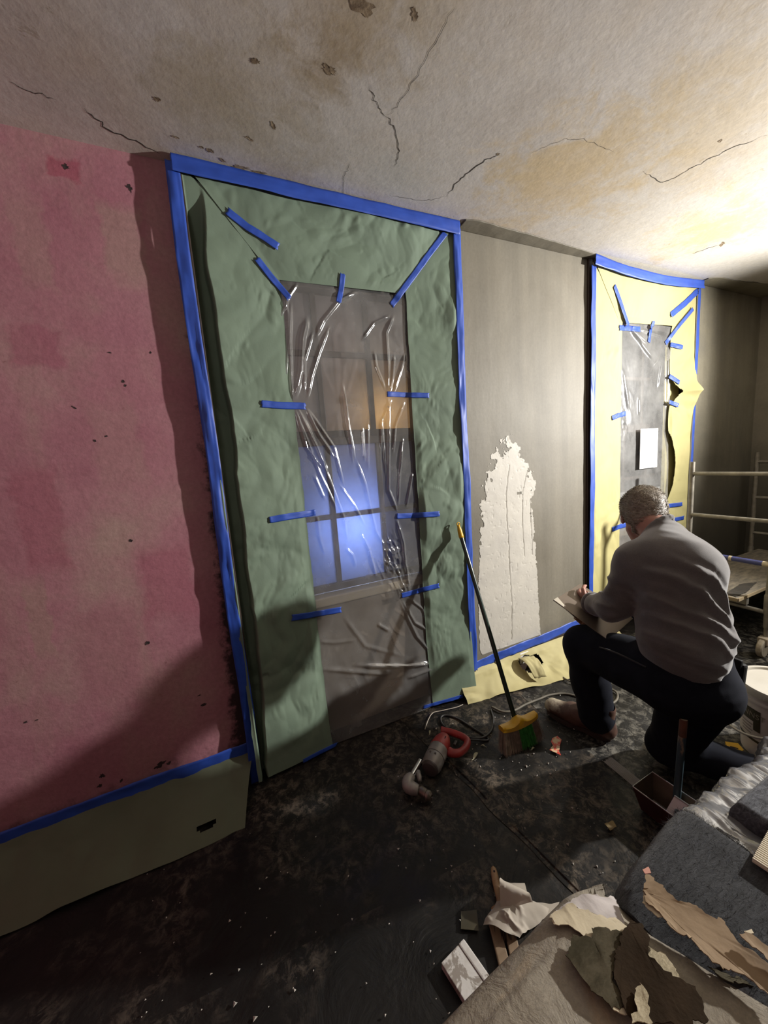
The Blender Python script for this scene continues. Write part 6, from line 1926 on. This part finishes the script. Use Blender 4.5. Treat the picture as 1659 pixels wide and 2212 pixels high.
# --- jeans
Jn = Field((1.36, -1.38, 0.0), (2.16, -0.44, 0.72), 0.0095)
Jn.flat(pelv + np.array([0, 0, -.03]), pelv + np.array([0, 0, .06]), .142, .135, TOR, (1.12, .92, 1), .05)
Jn.ell(pelv + np.array([.035, -.045, -.06]), (.13, .115, .115), None, .05)
Jn.cone(hipL, kneeL, .125, .094, .04).cone(kneeL, kneeL + (ankL - kneeL) * .55, .090, .084, .03).cone(kneeL + (ankL - kneeL) * .5, ankL + np.array([.002, -.008, .0]), .084, .083, .03)
Jn.cone(hipR, kneeR + np.array([0, 0, .02]), .122, .088, .04).cone(kneeR + np.array([0, 0, .018]), ankR + np.array([0, 0, .012]), .088, .070, .03)
def jeans_fold(P):
    q = P * np.array([14, 14, 30])
    near = np.exp(-(np.linalg.norm(P - kneeL, axis=-1) / .14) ** 2) + np.exp(-(np.linalg.norm(P - hipL, axis=-1) / .2) ** 2) + np.exp(-(np.linalg.norm(P - kneeR, axis=-1) / .16) ** 2) + np.exp(-(np.linalg.norm(P - ankL, axis=-1) / .16) ** 2)
    return 0.006 * (np.abs(vnoise(q, 3)) - 0.3) * (0.3 + near) + 0.003 * vnoise(P * 9, 5)
# hem of the left leg: open below
Jn.d = np.maximum(Jn.d, -(Jn.P[..., 2] - 0.055)) 
jeans = Jn.mesh('jeans', M_JEANS, disp=jeans_fold)
seam = MB().tube(smoothpath([kneeL + np.array([-.080, .03, .045]), kneeL + np.array([-.075, -.10, .065]), hipL + np.array([-.108, .14, .075]), hipL + np.array([-.105, .02, .07])], 40), .0035, 6)
pocket = seam.build('pocket_flap_seam', mat('dusty_denim_edge', (0.05, 0.05, 0.05), (0.03, 0.03, 0.035), 20, 0.9), smooth=True)

# --- sweater
Sw = Field((1.24, -1.34, 0.40), (2.20, -0.40, 1.26), 0.0085)
hem = np.array([1.592, -1.005, 0.56])
Sw.flat(hem, waist, .136, .140, TOR, (1.04, .94, 1), .05)
Sw.flat(waist, chest + np.array([0, -.015, 0]), .140, .136, TOR, (1.04, .94, 1), .05)
Sw.ell(chest + np.array([0.01, -.03, .02]), (.160, .135, .120), TOR, .05)
Sw.cone(shL + np.array([.02, 0, -.005]), shR + np.array([-.02, 0, -.005]), .078, .078, .05)
Sw.cone(chest + np.array([0, 0, .05]), c7 + np.array([0, -.008, -.012]), .12, .080, .06)
Sw.cone(shL, elbL + np.array([0, 0, 0]), .070, .063, .035).cone(elbL, elbL + (wrL - elbL) * .70, .062, .052, .03)
Sw.cone(shR, elbR, .076, .066, .035).cone(elbR, elbR + (wrR - elbR) * .75, .069, .056, .03)
# collar
col_c = c7 + np.array([0.012, 0.022, 0.030]); col_ax = hd(0, -.045, -.055) - c7; col_ax /= np.linalg.norm(col_ax)
Rc_ = frame_from(col_ax)
for k in range(16):
    a0, a1 = 2 * math.pi * k / 16, 2 * math.pi * (k + 1) / 16
    Sw.cone(col_c + Rc_ @ np.array([0, .057 * math.cos(a0), .057 * math.sin(a0)]), col_c + Rc_ @ np.array([0, .057 * math.cos(a1), .057 * math.sin(a1)]), .013, .013, .012)
SW_FOLDS = [([(1350, 1345), (1420, 1310), (1500, 1318), (1560, 1370), (1575, 1420)], .013, .012), ([(1370, 1375), (1440, 1352), (1520, 1368), (1560, 1420)], .011, .012),
            ([(1390, 1400), (1460, 1392), (1540, 1425)], .013, .012), ([(1480, 1235), (1530, 1280), (1556, 1340), (1580, 1390)], .014, .013), ([(1520, 1215), (1556, 1270), (1570, 1340)], .012, .011),
            ([(1345, 1300), (1385, 1262), (1440, 1215)], .016, .013), ([(1365, 1325), (1410, 1282), (1480, 1262)], .014, .012), ([(1300, 1262), (1345, 1248), (1385, 1252)], .013, .010),
            ([(1292, 1285), (1340, 1275), (1385, 1290)], .013, .010), ([(1405, 1135), (1450, 1150), (1475, 1165)], .008, .009), ([(1330, 1215), (1345, 1250), (1352, 1300)], .010, .010), ([(1430, 1430), (1480, 1418), (1560, 1445)], .010, .012)]
def sw_fold(P):
    # draped folds: pulled from the right side of the back down to the left hip, and rings at the elbows
    u_ = (P - waist) @ lat; z_ = P[..., 2]
    lo = np.clip((0.86 - z_) / 0.22, 0, 1)
    q = np.stack([u_ * 3.0 + z_ * 2, (P @ fwd) * 2.5, z_ * 17 + u_ * 7.5], -1)
    f = 0.020 * lo * (np.abs(vnoise(q, 12)) - 0.3)
    dl, _ = seg_dist(P, shL, elbL); d2, t2 = seg_dist(P, elbL, wrL)
    q2 = np.stack([P[..., 0] * 8, P[..., 1] * 8, z_ * 24 + P[..., 0] * 8], -1)
    ne = np.exp(-(np.linalg.norm(P - (elbL + np.array([0, 0, .03])), axis=-1) / .13) ** 2)
    f = f + 0.030 * ne * (np.abs(vnoise(q2, 15)) - 0.3)
    na = np.exp(-(np.linalg.norm(P - (shL + np.array([.10, -.08, -.13])), axis=-1) / .13) ** 2)
    q3 = np.stack([(u_ + z_) * 16, P[..., 1] * 5, (u_ - z_) * 4], -1)
    f = f + 0.030 * na * (np.abs(vnoise(q3, 19)) - 0.3)
    back = smooth01((-0.90 - P[..., 1]) / 0.05)
    XZ = np.stack([P[..., 0] + 0.006 * vnoise(P * 20, 71), z_ + 0.006 * vnoise(P * 20, 72)], -1)
    for px, amp, w_ in SW_FOLDS:
        pl = [at(a, b, y=-1.10)[[0, 2]] for a, b in px]
        pl = smoothpath([(*p_, 0) for p_ in pl], 10)[:, :2]
        dm = np.full(P.shape[:3], 9.0); tm = np.zeros(P.shape[:3])
        for k in range(9):
            dd, tt_ = seg_dist(XZ, pl[k], pl[k + 1])
            c_ = dd < dm
            dm = np.where(c_, dd, dm); tm = np.where(c_, (k + tt_) / 9, tm)
        env = np.clip(np.minimum(tm, 1 - tm) * 4, 0, 1)
        f = f - back * env * amp * (np.exp(-(dm / w_) ** 2) - 0.45 * np.exp(-((dm - 2.0 * w_) / w_) ** 2))
    return f + 0.005 * vnoise(P * 7, 8) + 0.004 * (np.abs(vnoise(P * 15, 28)) - 0.3)
# open at the hem, at the left cuff and at the neck
hn = np.array([0.06, -0.26, -0.95]); hn /= np.linalg.norm(hn)
Sw.d = np.maximum(Sw.d, (Sw.P - np.array([1.66, -1.0, 0.578])) @ hn)
sweater = Sw.mesh('sweater', M_SWEAT, disp=sw_fold, relax=1)
# hem and cuff bands
def ring_on(c, axis, ra, rb, th, name, m, n=48):
    Rr = frame_from(axis)
    p = [c + Rr @ np.array([0, ra * math.cos(a), rb * math.sin(a)]) for a in np.linspace(0, 2 * math.pi, n)]
    return MB().tube(p, th, 8).build(name, m, smooth=True)
cuff = ring_on(elbL + (wrL - elbL) * .86, wrL - elbL, .046, .046, .013, 'cuff', M_SWEAT)

# --- hair: swept locks over a scalp cap
M_HAIR = mat('grey_brown_hair', (0.17, 0.13, 0.09), (0.42, 0.36, 0.29), 70, 0.5, 0.3, 120, 0.002, stretch=(1, 1, 3))
Hf = Field(headc - 0.15, headc + 0.15, 0.0045)
Hf.ell(hd(0, -.016, .028), (.084, .102, .092), HR, .01)
Hf.ell(hd(0, -.045, -.020), (.074, .066, .070), HR, .02)
Hf.ell(hd(0, -.040, -.062), (.062, .052, .055), HR, .025)
Q = (Hf.P - headc) @ HR
line = np.maximum(Q[..., 1] - .060 - Q[..., 2] * .25, -(Q[..., 2] + .112 + Q[..., 1] * .35))       # hairline: forehead, nape
side = np.where(np.abs(Q[..., 0]) > .045, -(Q[..., 2] - .004 + np.clip(-Q[..., 1] - .012, 0, .1) * 2.2), -1)
Hf.d = np.maximum(np.maximum(Hf.d, line), side)
def hair_wave(P):
    q = (P - headc) @ HR
    return 0.004 * (np.abs(vnoise(np.stack([q[..., 0] * 75 + q[..., 1] * 20, q[..., 1] * 20, q[..., 2] * 30], -1), 4)) - 0.35) + 0.003 * vnoise(P * 34, 6)
hair = Hf.mesh('hair', M_HAIR, disp=hair_wave)
# loose strands lying over the cap
hv = np.array([v.co[:] for v in hair.data.vertices]); hn_ = np.array([v.normal[:] for v in hair.data.vertices])
sel = RNG.choice(len(hv), 7000, replace=True)
V, F = [], []
for i in sel:
    p, nrm = hv[i], hn_[i]
    ql = (p - headc) @ HR
    if ql[2] < -.05 and ql[1] < -.02: L_ = .014
    else: L_ = RNG.uniform(.018, .034)
    sw = HR @ np.array([np.sign(ql[0]) * .25 + .35 + RNG.normal(0, .35), -.75 + RNG.normal(0, .3), -.45])
    t_ = sw - nrm * (sw @ nrm); t_ /= np.linalg.norm(t_) + 1e-9
    w = np.cross(t_, nrm) * .0008
    a = p + nrm * .001; m_ = a + t_ * L_ * .5 + nrm * (.0035 + RNG.uniform(0, .004)); e = a + t_ * L_ + nrm * RNG.uniform(-.001, .006)
    k = len(V)
    V += [a - w, a + w, m_ - w * .8, m_ + w * .8, e]
    F += [(k, k + 1, k + 3, k + 2), (k + 2, k + 3, k + 4)]
strands = MB().add(V, F).build('hair_strands', M_HAIR, smooth=True)
tag(strands, kind='stuff')
eyes = [MB().lathe([(.001, -.010), (.007, -.008), (.0105, 0), (.007, .008), (.001, .010)], hd(s_ * .031, .0775, -.008), 14).build('eye', mat('eye_white', (0.7, 0.68, 0.64), None, 10, 0.2), smooth=True) for s_ in (-1, 1)]

# --- boots
def boot_mat():
    m, nt, nodes, L, b = new_mat('plaster_splashed_leather')
    v = coords(nt)
    base = ramp(nt, noise(nt, v, 14, 6, 0.6), [(0.35, (0.065, 0.030, 0.022)), (0.65, (0.115, 0.058, 0.038))])
    sx = N(nt, 'ShaderNodeSeparateXYZ'); L.new(v, sx.inputs[0])
    toe = math_(nt, 'ADD', math_(nt, 'ADD', sx.outputs[1], math_(nt, 'MULTIPLY', sx.outputs[2], 0.8)), math_(nt, 'MULTIPLY', math_(nt, 'SUBTRACT', noise(nt, v, 22, 6, 0.65), 0.5), 0.30))
    base = mixc(nt, math_(nt, 'MULTIPLY', ramp(nt, math_(nt, 'ADD', toe, 1.0), [(0.60, 0.0), (0.66, 1.0)]), 0.8), base, (0.42, 0.37, 0.27))
    L.new(base, b.inputs['Base Color']); b.inputs['Roughness'].default_value = 0.6
    L.new(bump(nt, noise(nt, v, 60, 5), 0.4, 0.002), b.inputs['Normal'])
    return m
M_BOOT = boot_mat()
M_SOLE = mat('dark_worn_sole', (0.050, 0.028, 0.022), (0.03, 0.02, 0.016), 20, 0.75)
def boot(heel, toe, z0, name):
    d_ = toe - heel; d_[2] = 0; L_ = np.linalg.norm(d_); d_ /= L_
    Rb = frame_from(d_)
    g = Field(np.minimum(heel, toe) - .10, np.maximum(heel, toe) + np.array([.10, .10, .19]), 0.006)
    pt_ = lambda x, y, z: heel * np.array([1, 1, 0]) + np.array([0, 0, z0]) + Rb @ np.array([x, y, z])
    g.flat(pt_(.02, 0, .055), pt_(L_ * .55, 0, .055), .040, .046, Rb, (1, .95, .95), .03)
    g.flat(pt_(L_ * .55, 0, .052), pt_(L_ - .035, 0, .048), .047, .046, Rb, (1, 1.02, .85), .03)
    g.cone(pt_(.045, 0, .075), pt_(.035, 0, .165), .045, .050, .04)
    g.cone(pt_(.07, 0, .10), pt_(L_ * .58, 0, .070), .040, .036, .04)
    g.d = np.maximum(g.d, -(g.P[..., 2] - (z0 + .020)))
    o = g.mesh(name, M_BOOT, disp=lambda P: 0.003 * (np.abs(vnoise(P * np.array([40, 40, 30]), 4)) - .3) + .002 * vnoise(P * 30, 9))
    out = []
    for t in np.linspace(0, 2 * math.pi, 40, endpoint=False):
        x = math.cos(t); y = math.sin(t)
        wx = L_ / 2 * x + L_ / 2
        ww = (.040 + .012 * smooth01((wx / L_ - .35) / .4) - .008 * math.exp(-((wx / L_ - .38) / .13) ** 2)) * (abs(y) ** .8) * np.sign(y)
        q_ = Rb @ np.array([wx, ww, 0]) + heel
        out.append((q_[0], q_[1]))
    sole = MB().prism(out, z0 + .012, z0 + .026).build('welt', M_SOLE)
    hl_ = [o_ for o_ in out if True]
    tread = MB().prism([tuple(np.array(p_) * .985 + np.array(np.mean(out, 0)) * .015) for p_ in out], z0, z0 + .012).build('tread', M_SOLE)
    lc = []
    for k in range(5):
        x = L_ * .42 + k * .018
        zt = z0 + .118 - k * .010
        lc.append(MB().tube([pt_(x, -.022, zt - z0 - .008), pt_(x + .004, 0, zt - z0 + .001), pt_(x, .022, zt - z0 - .008)], .003, 6).build('lace', M_TISSUE, smooth=True))
    for c in [sole, tread] + lc:
        c.parent = o
    return o
bootL = boot(np.array([1.622, -0.690, 0.0]), np.array([1.535, -0.375, 0.0]), 0.006, 'boot')
bootR = boot(np.array([1.875, -1.17, 0.0]), np.array([2.00, -1.40, 0.0]), 0.008, 'boot')
adopt(person, body, jeans, pocket, sweater, cuff, hair, strands, bootL, bootR, *eyes)

# pouch on the belt, hawk and trowel in the hands
pz = at(1603, 1445, y=-1.02)
tp = empty('tool_pouch', (pz[0], pz[1], pz[2] - .05), 'black tool pouch hanging at the kneeling person’s right hip', 'pouch')
M_POUCH = mat('black_leather', (0.006, 0.006, 0.006), (0.010, 0.009, 0.009), 14, 0.7, spec=0.2)
adopt(tp, MB().box(pz + np.array([-.045, 0, -.005]), (.035, .06, .10), rot('Y', .15), .012).build('pocket', M_POUCH), MB().box(pz + np.array([-.055, 0, .045]), (.02, .04, .04), rot('Y', .15), .006).build('belt_loop', M_POUCH))

hA, hB = at(1195, 1297, y=-0.500), at(1253, 1261, y=-0.440)
hD = at(1268, 1312, y=-0.575)
hx_ = hB - hA; hLx = np.linalg.norm(hx_); hx_ /= hLx
hy_ = hD - hA; hy_ -= hx_ * (hy_ @ hx_); hLy = np.linalg.norm(hy_); hy_ /= hLy
Rh2 = np.stack([hx_, hy_, np.cross(hx_, hy_)], 1)
hw = empty('plaster_hawk', gripL, 'square metal plaster hawk held in the person’s left hand', 'hawk')
SZ = max(hLx, 0.27)
hcen = hA + hx_ * SZ / 2 + hy_ * SZ / 2
M_HAWK = mat('dark_hawk_metal', (0.15, 0.115, 0.09), (0.21, 0.17, 0.135), 5, 0.42, 0.1, 50, 0.001, metallic=0.5)
M_HAWKP = mat('wet_plaster_smear', (0.55, 0.50, 0.40), (0.45, 0.40, 0.32), 9, 0.5)
nz = Rh2[:, 2] if Rh2[2, 2] > 0 else -Rh2[:, 2]
adopt(hw, MB().box(hcen, (SZ, SZ, .003), Rh2, .001).build('plate', M_HAWK),
      MB().tube([hcen - nz * .002, hcen - nz * .11], .016, 14).build('grip', M_HANDLE, smooth=True, auto=40),
      )
cs = MB().prism([(-.5, -.5), (-.36, -.5), (-.44, -.32), (-.5, -.30)], 0, 1).build('corner_smear', M_HAWKP)
co = np.array([v.co[:] for v in cs.data.vertices])
nco = hcen + (co[:, 0:1] * SZ) * hx_ + (co[:, 1:2] * SZ) * hy_ + (co[:, 2:3] * .004 + .0015) * nz
cs.data.vertices.foreach_set('co', nco.astype(np.float32).ravel()); cs.data.update(); adopt(hw, cs)
# margin trowel between hawk and knee
ta, tb2 = at(1207, 1302, y=-0.505), at(1243, 1334, y=-0.530)
td = tb2 - ta; tl_ = np.linalg.norm(td); td /= tl_
tr = empty('margin_trowel', tb2, 'narrow dark trowel held below the hawk above the knee', 'trowel')
adopt(tr, MB().box((ta + tb2) / 2, (tl_, .020, .004), frame_from(td), .001).build('blade', M_CASING), MB().tube([tb2, tb2 + td * .05], .010, 10).build('grip', M_HANDLE, smooth=True, auto=40))

# ------------------------------------------------------------------ repeats carry the name of their set
SETS = {'tape_strip': 'short strips of blue tape', 'tape_border': 'long borders of blue tape', 'masking_paper': 'sheets of masking paper', 'plastic_sheet': 'plastic sheets over the windows', 'floor_sheet': 'black floor sheeting',
        'wallpaper_scrap': 'torn wallpaper scraps on the table', 'paint_chip': 'paint chips on the table', 'dry_leaf': 'dry leaves on the floor', 'wooden_stick': 'wooden sticks by the brush', 'crumpled_paper': 'crumpled paper by the brush',
        'scaffold_ladder': 'scaffold ladder frames', 'printed_scrap': 'printed scraps on the floor'}
for o in list(COL.objects):
    k = o.name.split('.')[0]
    if o.parent is None and k in SETS and 'category' in o:
        o['group'] = SETS[k]
